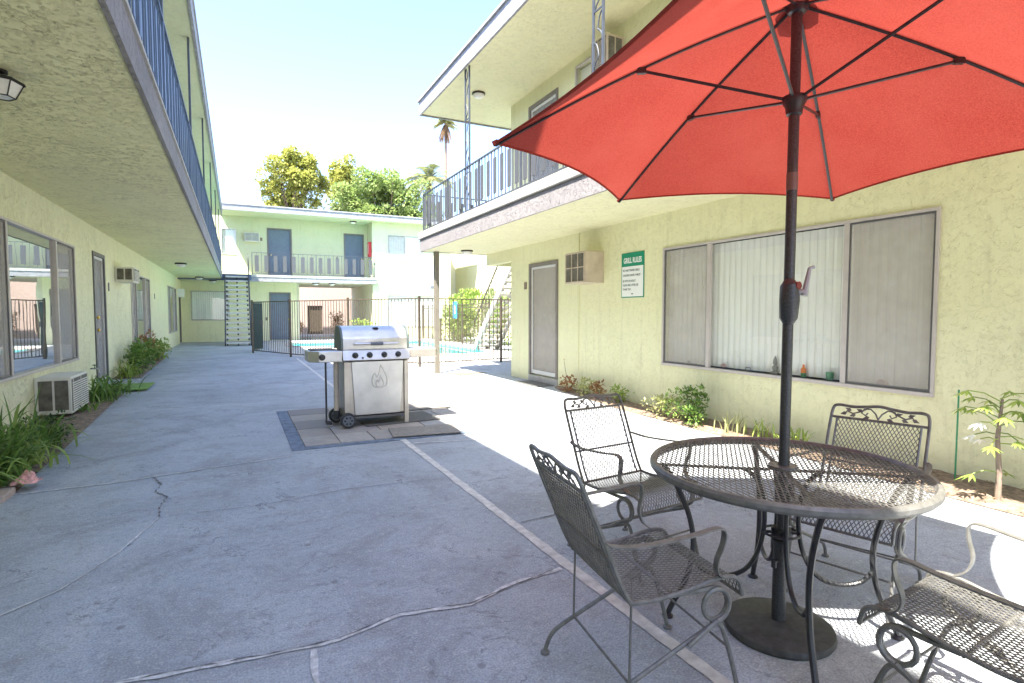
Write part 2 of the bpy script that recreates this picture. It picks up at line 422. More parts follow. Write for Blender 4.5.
strip([(-.62,5.12),(-.54,4.9),(-.56,4.7),(-.47,4.55),(-.49,4.3),(-.47,4.1)], .008, .006, s, 1.2, .02)
strip([(-.47,4.1),(.1,4.05),(.7,4.15),(1.45,4.1)], .005, .006, s, .8, .05)
strip([(-.4,2.305),(.19,2.235),(.34,2.232),(.6,2.31),(.903,2.25),(1.4,2.365)], .006, .0062, s, 1.0, .03)
strip([(-1.9,12.6),(1.45,12.3)], .012, .006, s, .5)
strip([(-1.7,18.0),(1.3,17.8)], .012, .006, s, .5)
strip([(1.55,3.0),(2.6,3.1),(4.3,2.95)], .008, .006, s, .5)
structure(s.build('pavement_crack', M['crack']))

s = MB(); pts_ = []
for k in range(26):
    a_ = 2*PI*k/26; rr_ = 1+.25*math.sin(3*a_+1)+random.uniform(-.15,.15); pts_.append((4.35+.42*rr_*math.cos(a_), 11.05+.30*rr_*math.sin(a_)))
flat_mesh(pts_, [], .005, s); structure(s.build('dirt_patch', M['soil']))
# slate pad under the grill
pad = MB(); pad.m = 0
x = .56; random.seed(3)
ys = [5.64, 6.08, 6.5, 6.98, 7.4, 7.84]
for j in range(5):
    x = .56
    while x < 2.5:
        w = random.choice([.26,.34,.42,.5]); x1 = min(x+w, 2.53)
        if 2.53-x1 < .12: x1 = 2.53
        pad.box(x+.006, x1-.006, ys[j]+.006, ys[j+1]-.006, -.01, .012+random.uniform(0,.004)); x = x1
structure(pad.build('slate_paving', M['slate'], bevel=.003))
bd = MB(); bd.box(.44,.56,5.54,7.86,-.01,.008); bd.box(.565,2.55,5.54,5.638,-.01,.008)
structure(bd.build('asphalt_edging', M['dark_border']))

# planting beds
def bed(name, outline_l, xw, rng):
    """grid between wall x=xw and outline polyline (x,y)"""
    mb = MB(); ysn = 90; xsn = 8; vs = []
    y0, y1 = outline_l[0][1], outline_l[-1][1]
    for i in range(ysn+1):
        y = y0+(y1-y0)*i/ysn
        for k in range(len(outline_l)-1):
            (xa,ya),(xb,yb) = outline_l[k], outline_l[k+1]
            if (ya <= y <= yb) or (yb <= y <= ya): xe = xa+(xb-xa)*((y-ya)/(yb-ya) if yb != ya else 0); break
        for j in range(xsn+1):
            t = j/xsn; x = xe+(xw-xe)*t
            z = .006 + .035*min(1, t*5)*(1-.3*t) + noise.noise(Vector((x*7, y*7, 0)))*.018*min(1, t*5)
            vs.append((x, y, max(z, .006)))
    mb.add(vs, [(i*(xsn+1)+j, i*(xsn+1)+j+1, (i+1)*(xsn+1)+j+1, (i+1)*(xsn+1)+j) for i in range(ysn) for j in range(xsn)])
    return structure(mb.build(name, M['soil'], smooth=True))
bed('planting_bed', [(-1.46,5.15),(-1.5,6.5),(-1.62,9.5),(-1.66,10.75)], XL+.01, 0)
bed('planting_bed', [(-1.72,12.9),(-1.76,14),(-1.9,19.4)], XL+.01, 0)
bed('planting_bed', [(4.44,.2),(4.46,2.0),(4.55,3.6),(4.56,4.4),(4.60,6.0),(4.88,8.2)], XR-.01, 0)
kb = MB(); kb.box(-2.18,-1.46,4.9,5.14,-.02,.045); structure(kb.build('bed_kerb', M['pinkwall'], bevel=.008))

# ------------------------------------------------------------------ building helpers
def wall_x(mb, x0, x1, y0, y1, z0, z1, holes):
    """slab of wall with normal along X and rectangular holes (ya,yb,za,zb)"""
    ysl = sorted({y0, y1} | {h[0] for h in holes} | {h[1] for h in holes}); zsl = sorted({z0, z1} | {h[2] for h in holes} | {h[3] for h in holes})
    grid_wall(mb, ysl, zsl, holes, lambda u, v, d: ((x0, x1)[d], u, v))
def wall_y(mb, y0, y1, x0, x1, z0, z1, holes):
    xsl = sorted({x0, x1} | {h[0] for h in holes} | {h[1] for h in holes}); zsl = sorted({z0, z1} | {h[2] for h in holes} | {h[3] for h in holes})
    grid_wall(mb, xsl, zsl, holes, lambda u, v, d: (u, (y0, y1)[d], v))
def grid_wall(mb, us, vs_, holes, f):
    solid = {}
    for i in range(len(us)-1):
        for j in range(len(vs_)-1):
            u, v = (us[i]+us[i+1])/2, (vs_[j]+vs_[j+1])/2
            solid[i, j] = not any(h[0] < u < h[1] and h[2] < v < h[3] for h in holes)
    for (i, j), sflag in solid.items():
        if not sflag: continue
        a, b, c, d = us[i], us[i+1], vs_[j], vs_[j+1]
        mb.add([f(a,c,0),f(b,c,0),f(b,d,0),f(a,d,0)], [(0,1,2,3)]); mb.add([f(a,c,1),f(b,c,1),f(b,d,1),f(a,d,1)], [(0,1,2,3)])
        for di, dj, p, q in ((-1,0,(a,c),(a,d)),(1,0,(b,c),(b,d)),(0,-1,(a,c),(b,c)),(0,1,(a,d),(b,d))):
            if not solid.get((i+di, j+dj), False):
                mb.add([f(*p,0),f(*q,0),f(*q,1),f(*p,1)], [(0,1,2,3)])

class Plane:
    """local frame on a wall: u along, v up, w outwards"""
    def __init__(s, axis, pos, out): s.a, s.p, s.o = axis, pos, out
    def __call__(s, u, v, w): return (s.p+s.o*w, u, v) if s.a == 'x' else (u, s.p+s.o*w, v)
    def box(s, mb, u0, u1, v0, v1, w0, w1):
        p, q = s(u0, v0, w0), s(u1, v1, w1); mb.box(p[0], q[0], p[1], q[1], p[2], q[2])

def window(parent, P, u0, u1, v0, v1, mull=(), screens=(), blinds=True, refl=False, frame='alu', dark=False, blind_gap=.0):
    fr = MB(); t = .028
    P.box(fr, u0-t*.4, u1+t*.4, v0-t*.6, v0+t*.6, -.03, .022); P.box(fr, u0-t*.4, u1+t*.4, v1-t*.6, v1+t*.4, -.03, .018)
    P.box(fr, u0-t*.4, u0+t*.6, v0+t*.6, v1-t*.6, -.03, .018); P.box(fr, u1-t*.6, u1+t*.4, v0+t*.6, v1-t*.6, -.03, .018)
    for m in mull: P.box(fr, m-.025, m+.025, v0+t*.6, v1-t*.6, -.03, .012)
    w = fr.build('window', M[frame], parent, bevel=.003)
    gl = MB(); gl.add([P(u0+.01,v0+.01,-.025),P(u1-.01,v0+.01,-.025),P(u1-.01,v1-.01,-.025),P(u0+.01,v1-.01,-.025)], [(0,1,2,3)]); gl.build('pane', M['glass_mirror' if refl else 'glass'], w)
    for a, b in screens:
        sc = MB(); P.box(sc, a+.03, b-.03, v0+.03, v1-.03, -.006, -.004); sc.build('insect_screen', M['screen'], w)
        sf = MB()
        for k in (0, 1):
            uu = (a+.02, b-.035)[k]; P.box(sf, uu, uu+.016, v0+.02, v1-.02, -.012, .004)
            vv = (v0+.02, v1-.035)[k]; P.box(sf, a+.036, b-.035, vv, vv+.016, -.012, .004)
        sf.build('screen_frame', M['alu_dark'], w)
    if blinds:
        bl = MB(); u = u0+.02; k = 0
        while u < u1-.02:
            p0, p1, p2 = P(u, v0+.03+blind_gap, -.10), P(u+.045, v0+.03+blind_gap, -.090), P(u+.094, v0+.03+blind_gap, -.106)
            q0, q1, q2 = [(*a[:2], v1-.02) for a in (p0, p1, p2)]
            bl.add([p0,p1,p2,q0,q1,q2], [(0,1,4,3),(1,2,5,4)]); u += .084; k += 1
        bl.build('vertical_blinds', M['blinds'], w)
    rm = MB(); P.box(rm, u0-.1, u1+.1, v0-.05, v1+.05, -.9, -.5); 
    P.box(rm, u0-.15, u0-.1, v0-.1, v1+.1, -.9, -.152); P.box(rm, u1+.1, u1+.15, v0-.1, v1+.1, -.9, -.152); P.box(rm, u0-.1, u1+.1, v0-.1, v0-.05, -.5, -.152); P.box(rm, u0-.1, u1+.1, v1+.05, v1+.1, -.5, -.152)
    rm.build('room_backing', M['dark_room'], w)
    return w

def door(parent, P, u0, u1, v0, v1, mat='door_blue', knob=None, screen=False, frame='door_frame', knobs=1, label=None):
    d = MB(); P.box(d, u0+.03, u1-.03, v0+.01, v1-.03, -.10, -.055)
    if not screen:
        for a in range(2):
            pass
    dr = d.build('door', M[mat], parent, bevel=.004, label=label)
    f = MB(); P.box(f, u0-.035, u0+.03, v0, v1+.035, -.11, .02); P.box(f, u1-.03, u1+.035, v0, v1+.035, -.11, .02); P.box(f, u0+.03, u1-.03, v1-.03, v1+.035, -.11, .018)
    f.build('frame', M[frame], dr, bevel=.003)
    if screen:
        sf = MB(); a, b = u0+.033, u1-.033
        P.box(sf, a, a+.035, v0+.03, v1-.035, -.03, -.008); P.box(sf, b-.035, b, v0+.03, v1-.035, -.03, -.008)
        P.box(sf, a+.035, b-.035, v0+.03, v0+.10, -.03, -.009); P.box(sf, a+.035, b-.035, v1-.075, v1-.035, -.03, -.009)
        sf.build('screen_door_frame', M['white_frame'], dr)
        sc = MB(); P.box(sc, a+.03, b-.03, v0+.09, v1-.07, -.021, -.019); sc.build('screen_mesh', M['screen'], dr)
    if knob:
        for k in range(knobs):
            kb = MB(); c = P(knob, v0+.98+.22*k, -.055); e = P(knob, v0+.98+.22*k, .02); kb.tube([c, e], .012, 8)
            e2 = P(knob, v0+.98+.22*k, .045); kb.tube([P(knob, v0+.98+.22*k, .0), P(knob, v0+.98+.22*k, .015), P(knob, v0+.98+.22*k, .035), e2], [.015,.032,.032,.012], 10)
            kb.build('door_knob', M['brass'], dr, smooth=True)
    return dr

def railing(parent, pts, z0, z1, mat, slatmat, spacing=.13, slat_every=2, slat_w=.075, post_every=1.5, name='balcony_railing'):
    """pts: polyline in XY"""
    r = MB()
    for i in range(len(pts)-1):
        a, b = pts[i], pts[i+1]
        r.bar((*a, z1), (*b, z1), .035, .018); r.bar((*a, z0+.06), (*b, z0+.06), .025, .015)
    rail = r.build(name, M[mat], parent)
    for i in range(len(pts)-1):
        a, b = Vector(pts[i]), Vector(pts[i+1]); L = (b-a).length; k = max(1, round(L/post_every)); t = (b-a)/L
        for j in range(k+1):
            if i > 0 and j == 0: continue
            p = a+t*(L*j/k); m = MB(); m.box(p.x-.016, p.x+.016, p.y-.016, p.y+.016, z0-.14, z1-.012); m.build('rail_post', M[mat], rail)
        for j in range(k):
            m = MB(); m.m = 0; s0, s1 = L*j/k, L*(j+1)/k; q = int((s1-s0)/spacing); q += q % 2; step = (s1-s0)/q
            for w in range(1, q):
                p = a+t*(s0+step*w)
                if w % slat_every == 1:
                    m.m = 1; nn = Vector((-t.y, t.x))
                    m.obox((p.x, p.y, (z0+z1)/2+.01), (t.x*slat_w/2, t.y*slat_w/2, 0), (nn.x*.006, nn.y*.006, 0), (0,0,(z1-z0)/2-.13)); m.m = 0
                    m.bar((p.x,p.y,z0+.06),(p.x,p.y,z0+.15),.012); m.bar((p.x,p.y,z1-.12),(p.x,p.y,z1),.012)
                else:
                    m.bar((p.x,p.y,z0+.06),(p.x,p.y,z1),.013)
            m.build('baluster_panel', [M[mat], M[slatmat]], rail)
    return rail

# ------------------------------------------------------------------ right building (yellow)
ZF = 2.86; ZU = 3.0
rb = thing('apartment_building', 'yellow stucco apartment block with grill rules sign and upstairs balcony, on the right', 'building', (XR, 3, 0))
def child_fix(root):
    # children built in world coordinates: keep them there
    inv = Matrix.Translation(root.location).inverted()
    for c in root.children: c.matrix_parent_inverse = inv
PR = Plane('x', XR, -1)
w = MB(); wall_x(w, XR, XR+.15, -7, 10.25, 0, ZF, [(2.50,5.70,.63,2.14),(8.42,9.42,.12,2.2)])
wall_y(w, 10.1, 10.25, XR+.15, 13, 0, ZF, [])
wall_y(w, -7, -6.85, XR+.15, 13, 0, ZF, [])
w.build('wall', M['wall_yellow'], rb)
w = MB(); wall_x(w, XR, XR+.15, -7, 10.25, ZU, 5.46, [(8.44,9.44,ZU+.02,5.15),(7.05,7.85,4.25,5.3),(3.0,5.8,3.9,5.2)])
wall_y(w, 10.1, 10.25, XR+.15, 13, ZU, 5.46, [])
w.build('upper_wall', M['wall_yellow'], rb)
w = MB(); w.box(3.56, 13, -7, 11.52, ZR, ZF); w.m = 1
slab = w.build('balcony_slab', [M['soffit_pale']], rb)
w = MB(); w.box(3.53, 3.557, -7, 11.55, ZR-.01, ZF-.01); w.box(3.56, 9, 11.523, 11.55, ZR-.01, ZF-.01); w.build('fascia', M['fascia_rough'], rb)
w = MB(); w.box(3.50, 13, -7, 11.58, ZF, ZU); w.build('balcony_ledge', M['ledge'], rb, bevel=.01)
w = MB(); w.box(XR-.002, XR+.14, 10.25, 11.5, 2.36, ZR); w.box(XR+.14, 9, 11.36, 11.5, 2.36, ZR); w.build('beam', M['wall_yellow'], rb)
w = MB(); w.box(3.56, 13, -7, 11.46, 5.46, 5.50); w.build('roof_soffit', M['soffit_pale'], rb)
w = MB(); w.box(3.52, 3.557, -7, 11.5, 5.43, 5.70); w.box(3.56, 13, 11.463, 11.5, 5.43, 5.70); w.build('roof_fascia', M['fascia'], rb)
w = MB(); w.box(3.49, 13, -7, 11.53, 5.70, 5.74); w.build('roof', M['roofing'], rb)
door(rb, PR, 8.42, 9.42, .12, 2.2, 'door_grey', knob=None, screen=True, frame='door_frame')
st = MB(); st.box(XR-.02, XR+.1, 8.38, 9.46, 0.0, .118); st.build('door_sill', M['ledge'], rb, bevel=.006)
window(rb, PR, 2.50, 5.70, .63, 2.14, mull=(4.92, 3.25), screens=((4.92,5.70),(2.50,3.25)), blind_gap=.0)
door(rb, PR, 8.44, 9.44, ZU+.02, 5.15, 'door_blue', screen=True)
window(rb, PR, 7.05, 7.85, 4.25, 5.3, mull=(), screens=(), blinds=True)
window(rb, PR, 3.0, 5.8, 3.9, 5.2, mull=(3.7,5.1), screens=())
rl = railing(rb, [(XR, 11.48), (3.6, 11.48), (3.6, -2)], ZU, 3.80, 'rail', 'slat_dark', .125, 2, .10, 1.45)
# lower square post and wrought iron posts
w = MB(); w.box(3.80, 3.90, 11.36, 11.46, 0, ZR); w.box(3.77,3.93,11.33,11.49,0,.015); w.build('column', simple('post_tan', (.17,.155,.125), .6), rb, bevel=.006)
for y in (8.98, 5.15, 1.3):
    w = MB()
    for dy in (-.09, .09): w.box(3.59, 3.615, y+dy-.012, y+dy+.012, ZU, 5.46)
    z = ZU+.1; k = 0
    while z < 5.25:
        sgn = 1 if k % 2 else -1; pts = []
        for q in range(15):
            th = q/14*PI*1.6; rr = .06*(1-q/20)
            pts.append((3.602, y+sgn*(.075-rr*1.0*math.sin(th*.9)-.03+.03*math.cos(th)), z+q/14*.28+.02*math.sin(th*2)))
        w.tube(pts, .008, 6)
        if k % 3 == 2: w.bar((3.602,y-.09,z),(3.602,y+.09,z),.014)
        z += .30; k += 1
    w.build('wrought_iron_post', M['rail'], rb)
for (x, y, z, p) in ((4.35, 10.9, ZR, rb), (4.2, 9.9, 5.46, rb)):
    w = MB(); w.lathe([(.02,0),(.12,0),(.13,-.02),(.12,-.03),(.11,-.03)], (x,y,z), 20); c = w.build('ceiling_light', M['bronze'], p, smooth=True)
    w = MB(); w.lathe([(.105,-.031),(.10,-.06),(.07,-.09),(.02,-.10)], (x,y,z), 20); w.build('lamp_bowl', M['lampglass'], c, smooth=True)
w = MB(); w.box(XR-.012, XR-.001, 9.56, 9.66, 1.76, 1.90); w.build('number_plaque', M['bark'], rb)
w = MB(); w.bar((XR-.008, 7.72, .35), (XR-.008, 7.72, ZR), .016); w.build('conduit', M['wall_yellow'], rb)
child_fix(rb)

# air conditioners
def ac_unit(label, P, u0, u1, v0, v1, depth, body='ac_body', style='louvre', group='window air conditioners'):
    o0 = P((u0+u1)/2, v0, 0); t = thing('air_conditioner', label, 'air conditioner', o0, 0, group)
    b = MB(); P.box(b, u0, u1, v0, v1, .002, depth); b.build('casing', M[body], t, bevel=.008)
    # front grille with louvres
    g_ = MB(); P.box(g_, u0+.02, u1-.02, v0+.03, v1-.03, depth, depth+.006); g_.build('grille_back', M['ac_dark'], t)
    if style == 'panes':
        for c in [c for c in t.children if c.name.startswith('grille_back')]: pass
        lv = MB(); W_, H_ = u1-u0, v1-v0
        for k in range(4): P.box(lv, u0+.012+(W_-.04)*k/3, u0+.028+(W_-.04)*k/3, v0+.012, v1-.012, depth+.0065, depth+.016)
        for z_ in (v0+.012, v0+H_*.48, v1-.03): P.box(lv, u0+.012, u1-.012, z_, z_+.016, depth+.0165, depth+.02)
        lv.build('grille_bars', M[body], t)
        inv = Matrix.Translation(Vector(o0)).inverted()
        for c in t.children: c.matrix_parent_inverse = inv
        return t
    lv = MB(); nL = int((v1-v0-.06)/.028)
    for k in range(nL): P.box(lv, u0+.02, u1-.02, v0+.03+k*.028, v0+.03+k*.028+.012, depth+.0065, depth+.014)
    for k in range(3): P.box(lv, u0+.02+(u1-u0-.05)*k/2, u0+.03+(u1-u0-.05)*k/2, v0+.02, v1-.02, depth+.0145, depth+.018)
    lv.build('louvres', M[body], t)
    # side panels (dark vents) on camera-facing side
    sd = MB()
    w0, w1 = .04, depth-.03; mid = (w0+w1)/2
    for a, c in ((w0, mid-.012), (mid+.012, w1)):
        P.box(sd, u0-.006, u0-.0005, v0+.05, v1-.04, a, c)
    sd.build('side_vent', M['ac_dark'], t)
    inv = Matrix.Translation(Vector(o0)).inverted()
    for c in t.children: c.matrix_parent_inverse = inv
    return t
PLf = Plane('x', XL, 1)
ac_unit('beige box air conditioner set low on the left wall under the big window', PLf, 8.43, 9.22, .07, .52, .36, 'ac_white')
ac_unit('cream air conditioner high on the left wall just past the open door', PLf, 13.65, 14.35, 1.93, 2.24, .32, 'ac_white')
a3 = ac_unit('tan air conditioner jutting from the right wall between the screen door and the rules sign', PR, 7.04, 7.60, 1.76, 2.24, .34, 'ac_body', 'panes')
# the right wall unit: its long dark face looks to the courtyard
ac_unit('air conditioner beside the upstairs window of the right building', PR, 6.6, 6.98, 4.75, 5.25, .30, 'ac_body')

# grill rules sign
def text_mesh(txt, size, mat, parent, name, loc, rot, extr=.001, align='LEFT', bold=0, xs=1):
    c = bpy.data.curves.new(name, 'FONT'); c.body = txt; c.size = size; c.align_x = align; c.extrude = extr; c.offset = bold
    o = bpy.data.objects.new(name+'_tmp', c); COL.objects.link(o); dg = bpy.context.evaluated_depsgraph_get()
    me = bpy.data.meshes.new_from_object(o.evaluated_get(dg)); bpy.data.objects.remove(o)
    me.materials.clear(); me.materials.append(mat); m = bpy.data.objects.new(name, me); COL.objects.link(m)
    m.location = loc; m.rotation_euler = rot; m.scale = (xs, 1, 1); m.parent = parent; return m
sg = thing('rules_sign', 'white wall sign headed GRILL RULES on green, beside the tan air conditioner', 'sign', (XR-.004, 6.34, 1.52))
w = MB(); w.box(-.005,.001,-.25,.25,0,.64); w.build('sign_plate', M['signgreen'], sg)
w = MB(); w.box(-.0075,-.0052,-.235,.235,.015,.445); w.build('text_panel', M['signwhite'], sg)
RT = (PI/2, 0, -PI/2)
text_mesh('GRILL RULES', .105, M['signwhite'], sg, 'heading', (-.0062, 0, .495), RT, .0008, 'CENTER', .003, .68)
for i, t_ in enumerate(['NO UNATTENDED GRILLS', 'CHILDREN UNDER 14 MUST', 'BE WITH AN ADULT', 'CLEAN GRILL AFTER USE', 'THANK YOU']):
    zz = [.375,.305,.225,.165,.105][i]
    text_mesh(t_, .042, M['signink'], sg, 'text_line', (-.0082, .215, zz), RT, .0005, 'LEFT', .0006, .75)
w = MB(); w.box(-.0085,-.0076,-.02,.02,.045,.06); w.build('logo_mark', M['signink'], sg)

# things on the window sill (inside, in front of the blinds)
xs_ = XR+.062
w = MB(); w.lathe([(.035,0),(.037,.02),(.02,.03),(.03,.05),(.032,.07),(.015,.09),(.022,.11),(.02,.14),(.004,.19)], (0,0,0), 12)
o = w.build('figurine', simple('pewter', (.16,.17,.16), .5), smooth=True); o.location = (xs_, 4.03, .655); tag(o, 'dark little figurine in the middle of the right window sill', 'figurine')
w = MB(); w.lathe([(.022,0),(.024,.01),(.024,.07),(.01,.09),(.01,.11)], (0,0,0), 12); o = thing('bottle', 'small orange and green bottle behind the umbrella pole on the window sill', 'bottle', (xs_, 3.70, .655))
c = MB(); c.lathe([(.024,0),(.025,.01),(.025,.04)], (0,0,0), 12); c.build('base', M['cup'], o, smooth=True)
c = MB(); c.lathe([(.024,.041),(.024,.08),(.01,.10),(.01,.125)], (0,0,0), 12); c.build('top', M['orange'], o, smooth=True)
w = MB(); w.lathe([(.03,0),(.036,.07),(.038,.075),(.033,.075)], (0,0,0), 14); o = w.build('cup', M['cup'], smooth=True); o.location = (xs_, 3.42, .655); tag(o, 'small green cup on the window sill right of the pole', 'cup')
def shell(loc, label, s=1):
    w = MB(); vs = [(0,0,0)]; n_ = 14
    for k in range(n_+1):
        th = PI*k/n_; r = .06*s*(1+.06*(k % 2)); vs.append((.004, r*math.cos(th), .01+r*math.sin(th)*.8))
    vs.append((.018, 0, .025*s)); w.add(vs, [(i, i+1, n_+2) for i in range(1, n_+1)] + [(0, i+1, i) for i in range(1, n_+1)])
    o = w.build('seashell', M['shell']); o.location = loc; tag(o, label, 'seashell', 'seashells on the window sill')
shell((xs_-.01, 2.93, .66), 'pale fan shell behind the right insect screen', .9); shell((xs_-.01, 4.72, .66), 'dark pinkish shell left of the figurine', .8); shell((xs_-.01, 5.28, .66), 'pale fan shell behind the left insect screen', .6)
w = MB(); w.box(-.03,.03,-.04,.04,0,.006); w.tube([(0,-.035,.006),(0,-.03,.035),(0,.03,.035),(0,.035,.006)], .004, 6); o = w.build('trinket', M['alu_dark']); o.location = (xs_, 4.38, .655); tag(o, 'small dark wire trinket on the right window sill', 'trinket')

# ------------------------------------------------------------------ left building
lb = thing('apartment_building', 'pale yellow apartment block with long deep balcony overhead, on the left', 'building', (XL, 10, 0))
PL = PLf
w = MB(); wall_x(w, XL-.15, XL, -7, YE, 0, ZL, [(6.83,10.5,.6,2.30),(11.75,12.62,.02,2.33),(15.5,18.6,.55,2.24),(23.2,26.3,.57,2.28),(27.45,28.1,.02,2.2)])
w.build('wall', M['wall_left'], lb)
w = MB(); wall_x(w, XL-.15, XL, -7, YE, 3.06, 5.46, [(8,10,3.9,5.1),(15,17,3.9,5.1),(12,12.9,3.08,5.15)]); w.build('upper_wall', M['mint'], lb)
w = MB(); w.box(-9, -.56, -7, 27.2, ZL, 3.0); w.build('balcony_slab', M['soffit'], lb)
w = MB(); w.box(-.557, -.525, -7, 27.2, ZL-.01, 3.03); w.build('fascia', M['fascia_rough'], lb)
w = MB(); w.box(-9, -.51, -7, 27.2, 3.03, 3.06); w.build('balcony_ledge', M['ledge'], lb)
w = MB(); w.box(-9, -.50, -7, 27.0, 5.46, 5.52); w.build('roof_soffit', M['mint'], lb)
w = MB(); w.box(-.497, -.46, -7, 27.0, 5.44, 5.70); w.build('roof_fascia', M['fascia'], lb)
w = MB(); w.box(-9, -.44, -7, 27.0, 5.70, 5.74); w.build('roof', M['roofing'], lb)
window(lb, PL, 6.83, 10.5, .6, 2.30, mull=(7.75, 9.58), screens=((9.58,10.5),(6.83,7.75)), blinds=True, refl=True)
window(lb, PL, 15.5, 18.6, .55, 2.24, mull=(16.3,17.8), screens=((15.5,16.3),(17.8,18.6)), refl=True)
window(lb, PL, 23.2, 26.3, .57, 2.28, mull=(24.0,25.5), screens=((23.2,24.0),(25.5,26.3)), refl=True)
door(lb, PL, 11.75, 12.62, .02, 2.33, 'door_blue', knob=11.9, screen=True, frame='alu_dark', knobs=2)
door(lb, PL, 27.45, 28.1, .02, 2.2, 'alu_dark')
window(lb, PL, 8, 10, 3.9, 5.1, mull=(9,)); window(lb, PL, 15, 17, 3.9, 5.1, mull=(16,)); door(lb, PL, 12, 12.9, 3.08, 5.15)
railing(lb, [(-.55, -3), (-.55, 27.1)], 3.06, 3.95, 'rail_blue', 'rail_blue', .16, 2, .07, 1.5)
for y in (6.2, 9.9, 13.8, 17.7, 21.6, 25.4):
    w = MB(); w.box(-.58, -.55, y-.03, y+.03, 3.06, 5.46); w.build('column', M['rail'], lb)
for (x, y) in ((-1.46, 19.3), (-1.35, 26.3)):
    w = MB(); w.lathe([(.03,0),(.15,0),(.165,-.03),(.15,-.045),(.135,-.045)], (x,y,ZL), 20); c = w.build('ceiling_light', M['bronze'], lb, smooth=True)
    w = MB(); w.lathe([(.13,-.046),(.12,-.08),(.08,-.11),(.02,-.12)], (x,y,ZL), 20); w.build('lamp_bowl', M['lampglass'], c, smooth=True)
for y in (12.95, 19.6):
    w = MB(); w.box(XL+.001, XL+.012, y, y+.08, 1.72, 1.88); w.build('number_plaque', M['alu_dark'], lb)
child_fix(lb)
# hanging lantern at the top-left edge of the photo
ln = thing('ceiling_lantern', 'black framed lantern hanging from the left soffit', 'lantern', (-1.27, 4.52, ZL))
ln.scale = (.78,.78,.6)
w = MB(); w.lathe([(.05,0),(.05,-.03),(.02,-.04),(.015,-.06)], (0,0,0), 16); w.build('ceiling_rose', M['black_iron'], ln)
def hexpts(r, z): return [(r*math.cos(PI/3*k+.2), r*math.sin(PI/3*k+.2), z) for k in range(6)]
w = MB(); a, b = hexpts(.06,-.06), hexpts(.15,-.10)
w.add(a+b+hexpts(.155,-.125), [(0,1,2,3,4,5)]+[(i,(i+1)%6,6+(i+1)%6,6+i) for i in range(6)]+[(6+i,6+(i+1)%6,12+(i+1)%6,12+i) for i in range(6)]); w.build('cap', M['black_iron'], ln)
w = MB(); a, b = hexpts(.14,-.125), hexpts(.09,-.27)
for i in range(6):
    w.tube([a[i], b[i]], .005, 6); w.tube([b[i], b[(i+1)%6]], .006, 6)
w.build('cage', M['black_iron'], ln)
w = MB(); a, b = hexpts(.135,-.125), hexpts(.086,-.265); w.add(a+b, [(i,(i+1)%6,6+(i+1)%6,6+i) for i in range(6)]+[(6,7,8,9,10,11)]); w.build('lamp_glass', M['lampglass'], ln)
# utility box, spigot
ub = thing('utility_box', 'white metal utility box high on the left wall near its far corner', 'utility box', (XL, 27.0, 1.97))
w = MB(); w.box(.003,.20,-.12,.62,0,.34); w.build('cabinet', M['signwhite'], ub, bevel=.01)
w = MB(); w.box(.201,.21,-.08,.58,.03,.31); w.build('lid', M['signwhite'], ub, bevel=.004)
sp = thing('garden_tap', 'small brass garden tap low on the left wall before the door', 'tap', (XL, 11.3, .38))
w = MB(); w.tube([(0,0,0),(.08,0,0),(.11,0,-.02),(.115,0,-.07)], .013, 8); w.build('spout', M['silver'], sp, smooth=True)
w = MB(); w.cyl((.06,0,.01),(.06,0,.05),.006); w.lathe([(.03,.05),(.032,.057),(.03,.064)], (.06,0,0), 10); w.build('handle', M['signink'], sp)

# ------------------------------------------------------------------ end building
eb = thing('apartment_building', 'mint green two storey block across the far end of the courtyard', 'building', (4, YE, 0))
PE = Plane('y', YE, -1); YB = 27.2; YW = 27.35; XW = 5.98; XWE = 10.0
w = MB(); wall_y(w, YE, YE+.15, XL-.15, 2.60, 0, 2.73, [(-1.80,-.30,.98,2.28),(1.42,2.30,.02,2.24)])
w.build('lower_wall', M['wall_yellow'], eb)
w = MB(); wall_x(w, 2.60, 2.72, YE, 33, 0, 2.73, []); w.build('passage_wall', M['cream'], eb); w = MB(); wall_x(w, XW, XW+.15, YW+.15, 33, 0, 2.73, []); w.build('passage_wall', M['cream'], eb)
w = MB(); wall_y(w, YE, YE+.15, XL-.15, XW, 2.95, 5.72, [(-.55,.05,3.98,5.12),(1.38,2.40,3.03,5.24),(4.86,5.78,3.03,5.20)])
wall_x(w, XW, XW+.15, YW+.15, YE, 2.95, 5.72, []); w.build('upper_wall', M['mint'], eb)
w = MB(); wall_y(w, YW, YW+.15, XW, XWE, 0, 5.72, [(6.68,9.3,.6,2.2),(6.75,8.45,3.9,5.12)]); wall_x(w, XWE-.15, XWE, YW+.15, 33, 0, 5.72, []); w.build('wing_wall', M['mint'], eb)
w = MB(); w.box(-2.34, XW-.003, YB+.03, 33, 2.73, 2.95); w.build('balcony_slab', M['cream'], eb)
w = MB(); w.box(.62, 6.12, YB, YB+.027, 2.70, 2.90); w.box(6.093,6.12,YB+.027,YW,2.70,2.90); w.build('fascia', M['fascia'], eb)
w = MB(); w.box(.62, 6.14, YB-.02, YB+.6, 2.90, 3.0); w.build('balcony_ledge', M['ledge'], eb)
w = MB(); w.box(-2.4, .62, YB-.02, YB+.027, 2.72, 3.0); w.build('landing_beam', M['rail_blue'], eb)
w = MB(); w.box(-.55, XWE+.6, YB-.35, 34, 5.72, 5.76); w.build('roof_soffit', M['mint'], eb)
w = MB(); w.box(-.6, XWE+.6, YB-.39, YB-.353, 5.71, 5.95); w.build('roof_fascia', M['fascia'], eb)
w = MB(); w.box(-.65, XWE+.65, YB-.42, 34, 5.95, 6.0); w.build('roof', M['roofing'], eb)
window(eb, PE, -1.80, -.30, .98, 2.28, frame='alu')
window(eb, PE, -.55, .05, 3.98, 5.12, frame='white_frame')
